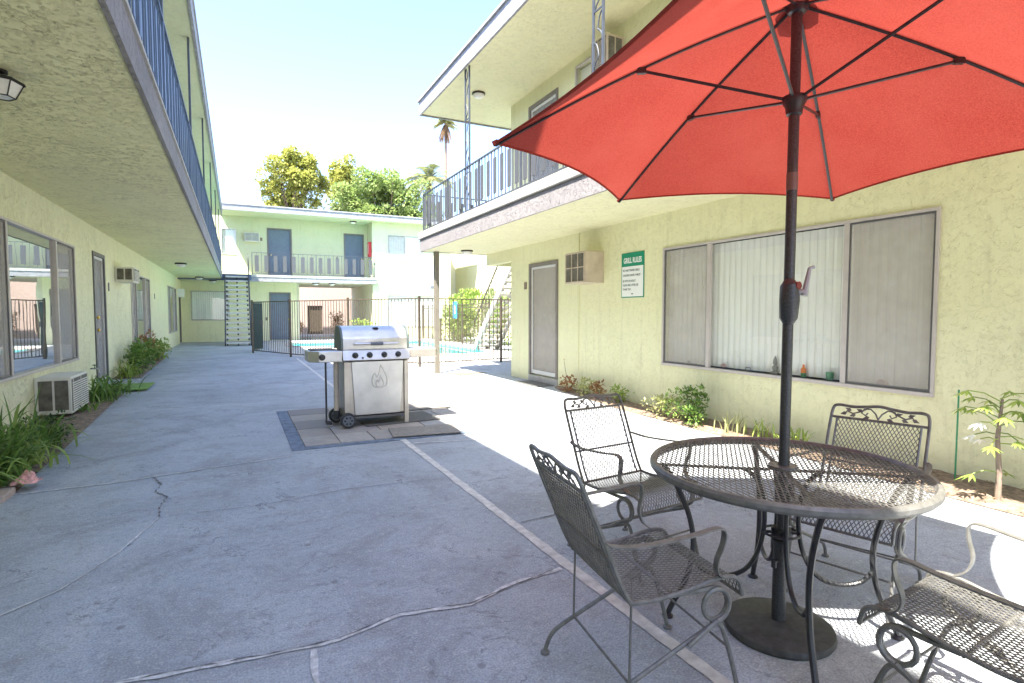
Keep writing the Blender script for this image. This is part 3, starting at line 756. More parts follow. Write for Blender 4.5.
door(eb, PE, 1.42, 2.30, .02, 2.24, 'door_blue', knob=2.2)
door(eb, PE, 1.38, 2.40, 3.03, 5.24, 'door_blue', knob=1.5); door(eb, PE, 4.86, 5.78, 3.03, 5.20, 'door_blue', knob=5.7)
PW = Plane('y', YW, -1)
window(eb, PW, 6.75, 8.45, 3.9, 5.12, mull=(7.6,), screens=((6.75,7.6),)); window(eb, PW, 6.68, 9.3, .6, 2.2, mull=(8.0,))
railing(eb, [(.66, YB+.04), (6.05, YB+.04)], 3.0, 3.98, 'rail', 'slat_dark', .19, 2, .16, 2.7)
for x, z in ((1.05, 5.0), (4.45, 4.25), (1.2, 1.3)):
    w = MB(); w.box(x, x+.1, YE-.012, YE-.001, z-.35, z-.2); w.build('number_plaque', M['bark'], eb)
for x, y, z in ((5.15, 27.7, 5.72), (3.4, 27.9, 2.73), (4.15, 27.9, 2.73), (-.9, 27.6, 2.73)):
    w = MB(); w.lathe([(.03,0),(.15,0),(.165,-.03),(.15,-.045),(.135,-.045)], (x,y,z), 16); c = w.build('ceiling_light', M['bronze'], eb, smooth=True)
    w = MB(); w.lathe([(.13,-.046),(.12,-.08),(.08,-.11),(.02,-.12)], (x,y,z), 16); w.build('lamp_bowl', M['lampglass'], c, smooth=True)
w = MB(); w.box(8.9, 9.35, YW-.02, YW-.001, 2.55, 2.7); w.build('wall_vent', M['slat'], eb)
child_fix(eb)
ac_unit('pale air conditioner beside the small upstairs window of the mint building', PE, .40, 1.02, 4.58, 4.98, .22, 'ac_white')
fe = thing('extinguisher_cabinet', 'red fire extinguisher cabinet on the upstairs corner wall of the mint building', 'fire extinguisher', (XW, 27.7, 4.05))
w = MB(); w.box(-.13,-.002,-.18,.18,0,.72); w.build('cabinet', M['red'], fe, bevel=.01)
w = MB(); w.box(-.136,-.131,-.12,.12,.15,.62); w.build('door_panel', M['pink'], fe)

# stairs up to the end landing
def stair(label, bx0, bx1, y0, z0, y1, z1, nst, smat, tmat, rail_sides, grp='outdoor stairs'):
    t = thing('staircase', label, 'stairs', ((bx0+bx1)/2, y0, z0), 0, grp)
    T = Matrix.Translation(t.location).inverted()
    for x in (bx0, bx1):
        s_ = MB(); s_.bar((x, y0, z0+.02), (x, y1, z1-.05), .045, .22)
        s_.build('stringer', M[smat], t)
    for k in range(nst):
        f_ = (k+.6)/nst; y = y0+(y1-y0)*f_; z = z0+(z1-z0)*f_
        m = MB(); m.box(bx0+.03, bx1-.03, y-.12, y+.12, z-.03, z+.03)
        m.m = 1
        for xx in (bx0+.07, (bx0+bx1)/2, bx1-.07): m.box(xx-.03, xx+.03, y-.10, y+.10, z-.10, z-.0305)
        m.build('tread', [M[tmat], M['stringer' if smat == 'stringer' else 'ledge']], t)
    for x in rail_sides:
        r_ = MB(); r_.bar((x, y0, z0+.95), (x, y1, z1+.9), .035)
        r_.bar((x, y0, z0+.18), (x, y1, z1+.12), .022)
        q = 22
        for k in range(q+1):
            f_ = k/q; y = y0+(y1-y0)*f_; z = z0+(z1-z0)*f_; r_.bar((x,y,z+.12),(x,y,z+.93),.034 if k in (0,q) else .014)
        r_.build('handrail', M[smat if smat != 'ledge' else 'fence_bronze'], t)
    for c in t.children: c.matrix_parent_inverse = T
    return t
stair('open riser stair with pale treads and black stringers at the end of the left walkway', -.42, .50, 24.4, 0, 27.15, 2.95, 15, 'stringer', 'tread', (.50,))
stair('pale concrete stair with dark picket rail behind the pool fence', 7.6, 8.5, 18.4, 0, 15.3, 2.95, 15, 'ledge', 'tread', (7.6,8.5))
ld = thing('stair_landing', 'raised walkway joining the pool stair to the right building', 'landing', (8, 13.4, 0))
w = MB(); w.box(7.55, 9, 11.6, 15.25, 2.80, 2.96); w.build('deck', M['ledge'], ld)
for x, y in ((7.65,15.1),(8.9,15.1)):
    w = MB(); w.box(x-.05,x+.05,y-.05,y+.05,0,2.80); w.build('post', M['fence_bronze'], ld)
r_ = MB(); r_.bar((7.6,11.65,3.85),(7.6,15.2,3.85),.035)
for k in range(24): r_.bar((7.6,11.65+k*.154,2.96),(7.6,11.65+k*.154,3.85),.016)
r_.build('handrail', M['fence_bronze'], ld)
for c in ld.children: c.matrix_parent_inverse = Matrix.Translation(ld.location).inverted()

# white building beyond
wb = thing('apartment_building', 'sunlit cream apartment block behind the pool, beyond the mint building', 'building', (14, 31, 0))
w = MB(); wall_y(w, 31, 31.15, XWE, 22, 0, 6.4, [(11.5,14.2,.7,2.15),(16,18,.7,2.15)]); w.build('wall', M['cream'], wb)
w = MB(); wall_x(w, 11.6, 11.75, 13.2, 30.9, 0, 5.9, [(17,19,.8,2.1),(22,24,.8,2.1)]); w.build('side_wall', M['cream'], wb)
w = MB(); w.box(XWE, 22, 30.7, 38, 6.4, 6.6); w.build('roof', M['whitepaint'], wb)
PB = Plane('y', 31, -1); window(wb, PB, 11.5, 14.2, .7, 2.15, mull=(12.8,))
PS = Plane('x', 11.6, -1); window(wb, PS, 17, 19, .8, 2.1, mull=(18,)); window(wb, PS, 22, 24, .8, 2.1, mull=(23,))
child_fix(wb)
# end of the passage: what shows through it
pg = thing('garden_wall', 'pale pink wall with dark gateway seen through the ground floor passage', 'wall', (4.3, 36, 0))
w = MB(); wall_y(w, 36, 36.2, 0, 9.5, 0, 3.2, [(3.9,4.75,0,1.75)]); w.build('wall', M['pinkwall'], pg)
w = MB(); w.box(3.9,4.75,36.1,36.14,0,1.75); w.build('gate', M['fence_bronze'], pg)
child_fix(pg)

# ------------------------------------------------------------------ pool fence
pf = thing('pool_fence', 'bronze picket fence around the swimming pool', 'fence', (1.41, 17.6, 0))
def fence_run(a, b, z0=.09, z1=1.68, sp=.115, mat='fence_bronze', parent=None, posts=(True, True), mid=True):
    a, b = Vector(a), Vector(b); L = (b-a).length; t = (b-a)/L; k = max(1, round(L/2.4))
    for j in range(k+1):
        if (j == 0 and not posts[0]) or (j == k and not posts[1]): continue
        p = a+t*(L*j/k); m = MB(); m.obox((p.x,p.y,(z1+.03)/2), (t.x*.024,t.y*.024,0), (-t.y*.024,t.x*.024,0), (0,0,(z1+.03)/2)); m.build('fence_post', M[mat], parent)
    for j in range(k):
        p0, p1 = a+t*(L*j/k), a+t*(L*(j+1)/k); m = MB()
        for z in (z0, z1-.03) + ((z1-.16,) if mid else ()): m.bar((p0.x,p0.y,z),(p1.x,p1.y,z),.028,.028)
        q = int((L/k)/sp)
        for i in range(1, q):
            p = p0.lerp(p1, i/q); m.bar((p.x,p.y,z0-.0),(p.x,p.y,z1-.03),.016)
        m.build('picket_panel', M[mat], parent)
fence_run((.45,19.9),(1.41,17.6), parent=pf, mid=False)
fence_run((1.41,17.6),(3.93,12.95), parent=pf, posts=(False,True), mid=False)
fence_run((3.93,12.95),(8.6,13.65), parent=pf, posts=(False,True), mid=False)
child_fix(pf)
gt = thing('pool_gate', 'dark green mesh gate standing open at the left end of the pool fence', 'gate', (.45, 19.95, 0))
m = MB(); a, b = Vector((.45,19.97)), Vector((.78,20.95))
m.bar((a.x,a.y,.05),(a.x,a.y,1.72),.05); m.bar((b.x,b.y,.08),(b.x,b.y,1.66),.04)
for z in (.09,1.64): m.bar((a.x,a.y,z),(b.x,b.y,z),.04)
m.build('gate_frame', M['fence_green'], gt)
m = MB()
for i in range(1,26):
    p = a.lerp(b, i/26); m.bar((p.x,p.y,.09),(p.x,p.y,1.64),.014)
m.build('infill', M['fence_green'], gt); m = MB(); m.box(.72,.80,20.8,20.95,.9,1.05); m.build('latch', M['alu_dark'], gt)
for c in gt.children: c.matrix_parent_inverse = Matrix.Translation(gt.location).inverted()
bf = thing('pool_fence', 'picket fence along the far right side of the pool, in front of the shrubs', 'fence', (8.3, 18.6, 0))
fence_run((8.3,18.65),(8.3,26.8), parent=bf, sp=.14); child_fix(bf)
for y, z, mt, lab, nm in ((24.0,1.42,'signwhite','white board with a dark ring hanging on the far pool fence','ring'),(22.1,1.43,'signblue','blue board with a white mark hanging on the far pool fence','mark')):
    t = thing('pool_sign', lab, 'sign', (8.27, y, z-.35))
    m = MB(); m.box(-.012,0,-.23,.23,0,.7); m.build('board', M[mt], t)
    if nm == 'ring':
        m = MB(); m.tube([(-.016, .12*math.cos(k*PI/8), .38+.12*math.sin(k*PI/8)) for k in range(16)], .018, 6, closed=True); m.build('ring', M['slat'], t)
    else:
        m = MB(); m.add([(-.016,-.1,.2),(-.016,.1,.2),(-.016,.04,.34),(-.016,.12,.36),(-.016,0,.56),(-.016,-.1,.4),(-.016,-.02,.36)], [(0,1,2,3,4,5,6)]); m.build('mark', M['signwhite'], t)

# ------------------------------------------------------------------ foliage helpers
def leaf(mb, p, d, L, W, up=Vector((0,0,1))):
    d = d.normalized(); s_ = d.cross(up)
    if s_.length < 1e-3: s_ = Vector((1,0,0))
    s_.normalize(); nn = s_.cross(d)
    mb.add([p, p+d*L*.45+s_*W/2+nn*.02*L, p+d*L, p+d*L*.45-s_*W/2+nn*.02*L], [(0,1,2,3)])
def rdir(zb=0):
    while True:
        v = Vector((random.uniform(-1,1), random.uniform(-1,1), random.uniform(-1,1)))
        if .05 < v.length < 1: v.normalize(); v.z += zb; return v.normalized()
def blade(mb, base, ang, L, W, lean, seg=5):
    d = Vector((math.cos(ang), math.sin(ang), 0)); s_ = Vector((-d.y, d.x, 0)); vs = []
    for i in range(seg+1):
        t = i/seg; r = lean*L*t**1.6; z = L*(t*(1-.35*lean*t*1.6)) - .25*L*lean*t**3
        ww = W*(1-t)**.6*(.6+.9*min(t*2,1))/2 if i < seg else 0.0005
        c = base+d*r+Vector((0,0,z)); vs += [c-s_*ww+Vector((0,0,.15*ww)), c+s_*ww+Vector((0,0,.15*ww))]
    mb.add(vs, [(2*i,2*i+1,2*i+3,2*i+2) for i in range(seg)])
def lily(loc, label, n=45, L=.46, mat='leaf_green', W=.026, grp='strap leaved clumps in the left bed', spread=.06, lean=(.3,1.1)):
    m = MB()
    for k in range(n):
        b = Vector((random.gauss(0,spread), random.gauss(0,spread), .0)); blade(m, b, random.uniform(0,2*PI), L*random.uniform(.6,1.15), W*random.uniform(.7,1.2), random.uniform(*lean))
    t = thing('strap_leaf_plant', label, 'plant', loc, 0, grp)
    m.build('leaves', M[mat], t); return t
def bush(loc, label, r=(.3,.3,.25), n=500, L=.05, W=.025, mat='leaf_green', grp=None, name='shrub', stems=8, cz=None, flowers=None):
    t = thing(name, label, 'shrub', loc, 0, grp); m = MB(); cz = r[2]*.8 if cz is None else cz
    cl = [(Vector((random.uniform(-.6,.6)*r[0], random.uniform(-.6,.6)*r[1], cz+random.uniform(-.5,.55)*r[2])), random.uniform(.3,.6)) for _ in range(14)]
    for k in range(n):
        c, s_ = random.choice(cl); d = rdir(.25); p = c+Vector((d.x*r[0], d.y*r[1], d.z*r[2]))*s_*random.uniform(.75,1.0)
        if p.z < .01: p.z = .01+random.random()*.03
        leaf(m, p, (d+rdir(.3)*.8), L*random.uniform(.6,1.3), W*random.uniform(.7,1.2))
    m.build('foliage', M[mat], t)
    s2 = MB()
    for k in range(stems):
        c, _ = cl[k % 14]; s2.tube([(random.uniform(-.03,.03), random.uniform(-.03,.03), -.01), tuple(c*.6), tuple(c)], [.008,.006,.003], 5)
    s2.build('stem', M['bark'], t)
    if flowers:
        f_ = MB()
        for k in range(flowers[1]):
            c, s_ = random.choice(cl); p = c+Vector((random.uniform(-.3,.8)*r[0], random.uniform(-1,.2)*r[1], .6*r[2]*random.random()))
            for q in range(5):
                a_ = q*2*PI/5; leaf(f_, p, Vector((math.cos(a_), math.sin(a_), .5)), .035, .025)
        f_.build('flowers', M[flowers[0]], t)
    return t
random.seed(21)
# left bed
lily((-1.78,5.45,.02), 'big clump of arching strap leaves nearest the camera by the pink rag', 130, .60, W=.03, spread=.16)
lily((-1.95,6.15,.03), 'tall thin strap leaves against the left wall behind the nearest clump', 90, .72, W=.026, spread=.15, lean=(.15,.8))
bush((-1.85,5.8,.02), 'low leafy shrub with yellowed leaves in the near left bed', (.38,.5,.22), 900, .05, .028, 'leaf_green')
bush((-1.72,6.9,.02), 'low green shrub beside the low air conditioner', (.25,.45,.17), 500, .05, .026, 'leaf_dark')
lily((-1.75,6.5,.02), 'wide strap leaf clump between the nearest clump and the low air conditioner', 90, .5, W=.03, spread=.14)
lily((-1.60,5.9,.02), 'short bright strap leaf clump along the walkway edge of the near left bed', 60, .34, 'leaf_lime', W=.026, spread=.12)
lily((-1.62,5.25,.02), 'small broad leaved clump at the corner of the bed', 22, .22, W=.045, spread=.05, lean=(.5,1.1))
lily((-1.80,9.75,.02), 'strap leaf clump just beyond the low air conditioner', 75, .50, W=.03, spread=.10)
lily((-1.78,10.45,.02), 'lush strap leaf clump beside the green door mat', 80, .52, W=.03, spread=.12)
lily((-1.84,8.9,.02), 'low strap leaf clump under the low air conditioner', 40, .26, spread=.10)
lily((-1.95,13.15,.02), 'pale spiky clump at the start of the far left bed', 60, .55, 'leaf_lime', spread=.09)
bush((-1.95,13.9,.02), 'leafy green shrub in the far left bed', (.28,.55,.34), 900, .07, .04, 'leaf_green', flowers=None)
bush((-1.92,15.0,.02), 'taller shrub with red flowers in the far left bed', (.26,.6,.36), 900, .08, .045, 'leaf_green', flowers=('flower_red', 10))
bush((-2.0,16.2,.02), 'bronze leaved shrub standing tallest in the far left bed', (.2,.4,.46), 500, .09, .05, 'leaf_red')
bush((-1.92,17.5,.02), 'yellow green shrub at the far end of the left bed', (.26,.8,.32), 800, .09, .05, 'leaf_lime', flowers=('flower_red', 5))
lily((-1.95,14.4,.3), 'pale strappy rosette rising from the far left shrubs', 30, .55, 'leaf_lime', .03)
# dry litter on beds (stuff)
m = MB()
for k in range(1500):
    if random.random() < .5: x, y = random.uniform(-2.15,-1.5), random.uniform(5.2,10.6)
    else: x, y = random.uniform(4.45,5.02), random.uniform(.6,7.6)
    a_ = random.uniform(0,2*PI); leaf(m, Vector((x,y,.045)), Vector((math.cos(a_),math.sin(a_),random.uniform(-.1,.2))), random.uniform(.015,.045), .014)
o = m.build('leaf_litter', M['dead']); o['kind'] = 'stuff'; o['label'] = 'dry leaf litter in the planting beds'
# pink rag
m = MB(); vs = []; random.seed(5)
for i in range(9):
    for j in range(9):
        x, y = (i-4)*.02, (j-4)*.02; rr = math.hypot(x,y); vs.append((x+random.uniform(-.008,.008), y+random.uniform(-.008,.008), max(.004, .10-rr*1.2+random.uniform(-.02,.02))))
m.add(vs, [(i*9+j,i*9+j+1,(i+1)*9+j+1,(i+1)*9+j) for i in range(8) for j in range(8)])
o = m.build('crumpled_rag', M['pink'], smooth=True); o.location = (-1.42,5.22,.05); tag(o, 'crumpled pink and white rag at the near end of the left bed', 'rag')
# green mat on slab by the door
m = MB(); m.box(-2.18,-1.7,10.78,12.85,-.02,.03); structure(m.build('door_slab', M['concrete'], bevel=.01))
m = MB(); m.box(-.32,.38,-.55,.42,0,.015); o = m.build('door_mat', M['greenmat'], bevel=.004); o.location = (-1.74,11.45,.031); tag(o, 'green turf door mat outside the left door', 'door mat')
m = MB(); m.box(-.36,.0,-.42,.42,0,.012); o = m.build('door_mat', M['doormat'], bevel=.004); o.location = (5.03,8.9,.004); tag(o, 'dark grey door mat at the screen door on the right', 'door mat')
m = MB(); m.box(-.36,.36,-.22,.22,0,.012); o = m.build('rubber_mat', M['mat_grey'], bevel=.004); o.location = (1.80,5.79,.018); o.rotation_euler = (0,0,-.13); tag(o, 'tan grey rubber mat lying in front of the grill legs', 'mat')
m = MB(); m.box(-.45,.45,-.30,.30,0,.008); o = m.build('rubber_mat', M['doormat'], bevel=.003); o.location = (1.72,6.62,.018); o.rotation_euler = (0,0,.06); tag(o, 'dark mat spread underneath the grill', 'mat')
m = MB(); m.box(-.30,.30,-.25,.25,0,.01); o = m.build('rubber_mat', M['mat_grey'], bevel=.003); o.location = (2.3,7.35,.018); o.rotation_euler = (0,0,.02); tag(o, 'brownish mat behind the grill on the far right of the slate', 'mat')

# right bed
random.seed(33)
bush((4.74,4.80,.02), 'dark green jade shrub under the right window', (.24,.34,.25), 1100, .045, .028, 'leaf_green')
bush((4.68,5.18,.02), 'pale yellow variegated shrub left of the dark green one', (.17,.36,.17), 800, .04, .022, 'leaf_yellow')
for i, (y, lab, mt) in enumerate(((7.75,'small pinkish succulent nearest the screen door','leaf_red'),(7.25,'pale rosette succulent by the right wall','leaf_yellow'),(6.85,'reddish brown rosette succulent by the right wall','leaf_red'),(6.35,'golden succulent left of the pale shrub','leaf_lime'))):
    bush((4.86,y,.02), lab, (.12,.22,.14), 220, .05, .035, mt, 'succulents along the right wall', 'succulent', 4)
t = thing('flower_stalk', 'thin bare flower stalk rising by the right door', 'plant', (4.9,7.85,.02)); m = MB()
m.tube([(0,0,0),(.01,.02,.25),(-.01,.06,.5)], [.006,.005,.003], 6); m.build('stalk', M['bark'], t); m = MB()
for q in range(6): leaf(m, Vector((-.01,.06,.5)), Vector((math.cos(q),math.sin(q),.4)), .03, .02)
m.build('buds', M['leaf_red'], t)
lily((4.75,4.18,.02), 'pale upright iris clump right of the green shrub', 20, .30, 'leaf_yellow', .016, 'iris clumps along the right wall', .08, (.1,.5))
lily((4.78,3.86,.02), 'green iris clump in the middle of the right bed', 22, .30, 'leaf_lime', .016, 'iris clumps along the right wall', .10, (.1,.6))
lily((4.74,3.5,.02), 'low iris clump behind the table edge', 26, .28, 'leaf_lime', .018, 'iris clumps along the right wall', .10, (.2,.8))
st_ = MB(); st_.tube([(0,0,0),(.005,.0,.72)], .006, 8); o = st_.build('garden_stake', M['stake']); o.location = (4.88,2.24,.0); tag(o, 'thin green garden stake in the right bed', 'stake')
# young papaya tree
pp = thing('papaya_tree', 'young papaya tree with drooping pale leaves at the right edge', 'tree', (4.60,1.86,.0))
m = MB(); m.tube([(0,0,-.01),(.01,0,.2),(0,.015,.45),(.01,.0,.72)], [.020,.017,.014,.008], 8); m.build('trunk', M['bark'], pp, smooth=True)
lf = MB(); lw = MB(); stp = MB(); random.seed(8)
for k in range(24):
    h = .22 if k < 2 else .42+.3*(k-2)/21; a_ = k*2.4; d = Vector((math.cos(a_), math.sin(a_), .35-.5*(k < 8))); L = .12+.08*random.random()
    p0 = Vector((0,.01,h)); p1 = p0+d*L; stp.tube([tuple(p0), tuple((p0+p1)/2+Vector((0,0,.02))), tuple(p1)], .004, 5)
    tgt = lw if k in (3,6,9) else lf
    for q in range(7):
        b_ = -1.4+2.8*q/6; dd = Vector((math.cos(a_+b_), math.sin(a_+b_), -.45-random.random()*.3))
        leaf(tgt, p1, dd, .105*(1-.25*abs(b_)/1.4)*random.uniform(.8,1.2), .020)
lf.build('crown', M['leaf_lime'], pp); lw.build('sun_glare_leaves', M['leaf_sun_glare'], pp); stp.build('leaf_stems', M['leaf_lime'], pp)  # the white leaves have sunlight glare painted in as colour

# pool surroundings
random.seed(41)
bush((9.3,24.0,0), 'tall yellow green hedge shrub behind the far pool fence', (.8,2.2,1.5), 5000, .16, .08, 'leaf_lime', stems=12)
bush((9.6,20.6,0), 'green shrub under the pool stair', (.7,1.6,1.3), 3500, .14, .07, 'leaf_tree', stems=12)
bush((9.5,17.6,0), 'green shrub right of the pool stair', (.6,1.2,1.2), 2500, .14, .07, 'leaf_tree', stems=10)
bush((5.3,26.6,0), 'small lime shrub by the passage beyond the pool', (.7,.4,.55), 900, .10, .05, 'leaf_lime')
bush((5.3,34.5,0), 'orange flowering shrub at the end of the passage', (.6,.5,.9), 900, .12, .06, 'leaf_red')
bush((3.2,35.0,0), 'small reddish shrub left of the passage gateway', (.4,.4,.5), 500, .12, .06, 'leaf_red')

def tree(name, label, loc, th, tr, crown, nleaf, L, W, mat, bark, clumps=40, rmin=.55, gap=1.0, csz=(.16,.32)):
    t = thing(name, label, 'tree', loc, 0, 'trees behind the mint building')
    tm = MB(); cx_, cy_, cz_, rx, ry, rz_ = crown
    tm.tube([(0,0,-.1),(.1,.05,th*.5),(cx_*.5,cy_*.5,th)], [tr,tr*.75,tr*.55], 10)
    cl = []
    for k in range(clumps):
        d = rdir(.1); rr = random.uniform(rmin,.93); c = Vector((cx_+d.x*rx*rr, cy_+d.y*ry*rr, cz_+d.z*rz_*rr)); cl.append((c, random.uniform(*csz)*gap))
        if k % 2 == 0:
            a_ = Vector((cx_*.5,cy_*.5,th*random.uniform(.75,1.0))); mid = a_.lerp(c,.5)+Vector((0,0,.3)); tm.tube([tuple(a_), tuple(mid), tuple(c)], [tr*.35,tr*.2,tr*.06], 6)
    tm.build('trunk', M[bark], t, smooth=True)
    m = MB()
    for k in range(nleaf):
        c, s_ = random.choice(cl); d = rdir(.1); q = random.uniform(.5,1)**.5; p = c+Vector((d.x*rx, d.y*ry, d.z*rz_))*s_*q
        leaf(m, p, d+rdir(-.2)*1.0, L*random.uniform(.6,1.3), W*random.uniform(.7,1.3))
    m.build('crown', M[mat], t); return t
random.seed(51)
tree('broadleaf_tree', 'golden green airy tree with a round crown, leftmost behind the mint building', (4.4,50,0), 8, .35, (0,0,11.9,2.95,2.7,2.9), 15000, .30, .17, 'leaf_gold', 'bark_dark', 60, .45, .95, (.14,.26))
tree('broadleaf_tree', 'narrow golden green tree between the round tree and the dense one', (9.0,52,0), 8, .3, (0,0,12.3,1.9,1.8,3.0), 8000, .30, .17, 'leaf_gold', 'bark_dark', 36, .4, 1.0)
tree('broadleaf_tree', 'dense green rounded tree with broad leaves, widest behind the mint building', (10.9,44,0), 6, .35, (0,0,9.3,4.0,3.0,3.6), 26000, .30, .17, 'leaf_tree', 'bark_dark', 90, .35, 1.0, (.15,.26))
def palm(label, loc, H, r, nf, L, mat, droop=1.0, dead=0, tr=.16):
    t = thing('palm_tree', label, 'palm tree', loc, 0, 'palm trees behind the buildings'); m = MB()
    m.tube([(0,0,-.1),(.1,0,H*.4),(.05,.1,H*.75),(0,0,H)], [tr*1.4,tr,tr*.9,tr*.8], 10); m.build('trunk', M['bark'], t, smooth=True)
    f_ = MB(); dd_ = MB()
    for k in range(nf+dead):
        isd = k >= nf; tgt = dd_ if isd else f_
        a_ = random.uniform(0,2*PI); el = random.uniform(-.2,1.3) if not isd else random.uniform(-1.4,-.7)
        d = Vector((math.cos(a_)*math.cos(el), math.sin(a_)*math.cos(el), math.sin(el))); pts = []
        for i in range(8):
            u = i/7; pts.append(Vector((0,0,H))+d*L*u+Vector((0,0,-droop*L*.45*u*u)))
        tgt.tube([tuple(p) for p in pts], .02, 4)
        s_ = d.cross(Vector((0,0,1))).normalized()
        for i in range(2, 8):
            for q in range(3):
                p = pts[i-1].lerp(pts[i], q/3); tt = (pts[i]-pts[i-1]).normalized()
                for sg_ in (-1,1): leaf(tgt, p, tt*.6+s_*sg_*.8+Vector((0,0,-.25)), L*.34*(1-.5*abs(i-4)/4), .09)
    f_.build('crown', M[mat], t)
    if dead: dd_.build('dead_fronds', M['dead'], t)
    return t
random.seed(61)
palm('short palm with feathery crown beside the dense tree', (15.3,47,0), 12.9, .2, 44, 2.3, 'leaf_palm', 1.0, 8)
palm('tall skinny palm rising beside the right building corner', (17.5,49,0), 18.6, .2, 30, 1.15, 'leaf_palm', 1.2, 12, .14)

# ------------------------------------------------------------------ gas grill
gr = thing('gas_grill', 'stainless steel gas grill on wheels with flame emblem, standing on the slate pad', 'barbecue grill', (1.42, 6.38, .018))
# local coordinates: x right, y back, z up ; body x -.37..+.37
W2 = .365
def gb(name, mat, *boxes, parent=gr, bevel=.004, label=None):
    m = MB()
    for b_ in boxes: m.box(*b_)
    return m.build(name, M[mat], parent, bevel=bevel, label=label)
prof = [(0,0),(0,.12)] + [(.02+.20*(1-math.cos(t_*PI/2/7)), .12+.145*math.sin(t_*PI/2/7)) for t_ in range(1,8)] + [(.34,.262),(.44,.20),(.48,.10),(.48,0)]
m = MB(); m.prism(prof, -W2, W2, lambda u,v,d: (d, .0+u, .87+v)); lid = m.build('lid', M['steel'], gr, smooth=True, bevel=.003)
m = MB()
LC = simple('lid_cap', (.10,.13,.115), .45, .3)
for sx in (-1,1):
    m = MB(); m.prism([(u*1.0-.004 if u<.1 else u+.004, v) for u,v in prof], sx*(W2+.001), sx*(W2+.022), lambda u,v,d: (d, u, .868+v*1.02)); m.build('end_cap', LC, lid, smooth=True)

m = MB(); m.tube([(-.25,-.055,.935),(.25,-.055,.935)], .014, 10); m.tube([(-.24,-.05,.935),(-.24,.0,.935)], .009, 8); m.tube([(.24,-.05,.935),(.24,.0,.935)], .009, 8); h_ = m.build('handle', M['steel'], lid, smooth=True)
m = MB(); m.tube([(-.07,-.055,.935),(.07,-.055,.935)], .019, 10); m.build('grip', M['slat'], h_, smooth=True)
m = MB(); m.lathe([(.035,0),(.035,.006),(.02,.01)], (.02,.1,1.108), 14); m.build('thermometer', M['plastic_black'], lid)
# control panel (slanted)
m = MB(); m.prism([(.02,.872),(-.05,.862),(-.085,.755),(-.02,.735),(.02,.74)], -W2-.015, W2+.015, lambda u,v,d: (d,u,v)); cp_ = m.build('control_panel', M['steel'], gr, bevel=.004)
sl = Vector((0,-.107,.035)).normalized()
for x in (-.245,-.085,.08,.24):
    c = Vector((x,-.0675,.808)); nrm = Vector((0,-.95,.31)).normalized(); m = MB(); m.tube([c, c+nrm*.008, c+nrm*.012, c+nrm*.035, c+nrm*.04], [.034,.034,.024,.021,.012], 14)
    m.obox(c+nrm*.042, (.004,0,0), Vector((0,.31,.95))*.02, nrm*.006); m.build('knob', M['plastic_black'], gr, smooth=True)
m = MB(); c = Vector((-.165,-.068,.775)); m.tube([c, c+nrm*.015], .012, 10); m.build('igniter', M['plastic_black'], gr)
# side shelves
def shelf(sx, x1):
    m = MB(); xa, xb = sorted((sx*(W2+.016), sx*x1)); ins = .05
    poly = [(xa,-.06),(xb,-.06),(xb,.40),(xa,.40)]
    if sx < 0: poly = [(xa+.10,-.06),(xb,-.06),(xb,.40),(xa+.0,.40),(xa,.05)]
    else: poly = [(xa,-.06),(xb-.03,-.06),(xb,-.02),(xb,.40),(xa,.40)]
    m.prism(poly, .765 if sx > 0 else .74, .862, lambda u,v,d: (u,v,d)); return m.build('side_shelf', M['steel_warm' if sx > 0 else 'steel'], gr, bevel=.008)
shelf(1, .73); sh = shelf(-1, .73)
m = MB(); c = Vector((-.60,-.062,.80)); m.tube([c, c+Vector((0,-.03,0)), c+Vector((0,-.032,0)), c+Vector((0,-.055,0))], [.034,.034,.024,.02], 14); m.build('side_burner_knob', M['plastic_black'], gr, smooth=True)
gb('side_burner_lid', 'ac_dark', (-.70,-.44,.10,.36,.863,.874), parent=sh)
# cabinet
gb('leg', 'steel_warm', (.315,.365,-.05,-.01,0,.735)); gb('leg', 'steel_warm', (-.365,-.315,-.05,-.01,.09,.735)); gb('leg', 'alu_dark', (.315,.365,.38,.42,0,.87)); gb('leg', 'alu_dark', (-.365,-.315,.38,.42,.09,.87))
gb('firebox', 'alu_dark', (-.36,.36,.0,.46,.75,.869))
gb('side_panel', 'steel_warm', (-.36,-.345,-.009,.379,.12,.73)); gb('side_panel', 'steel_warm', (.345,.36,-.009,.379,.12,.73))
gb('bottom_shelf', 'alu_dark', (-.36,.36,-.04,.41,.09,.115)); gb('back_panel', 'alu_dark', (-.314,.314,.385,.395,.12,.74))
m = MB(); m.prism([(-.285,.735),(.305,.735),(.26,.13),(-.25,.13)], -.052, -.03, lambda u,v,d: (u,d,v)); dp = m.build('door_panel', M['steel'], gr, bevel=.004)
gb('trim', 'steel_warm', (-.314,.314,-.028,-.014,.13,.73))
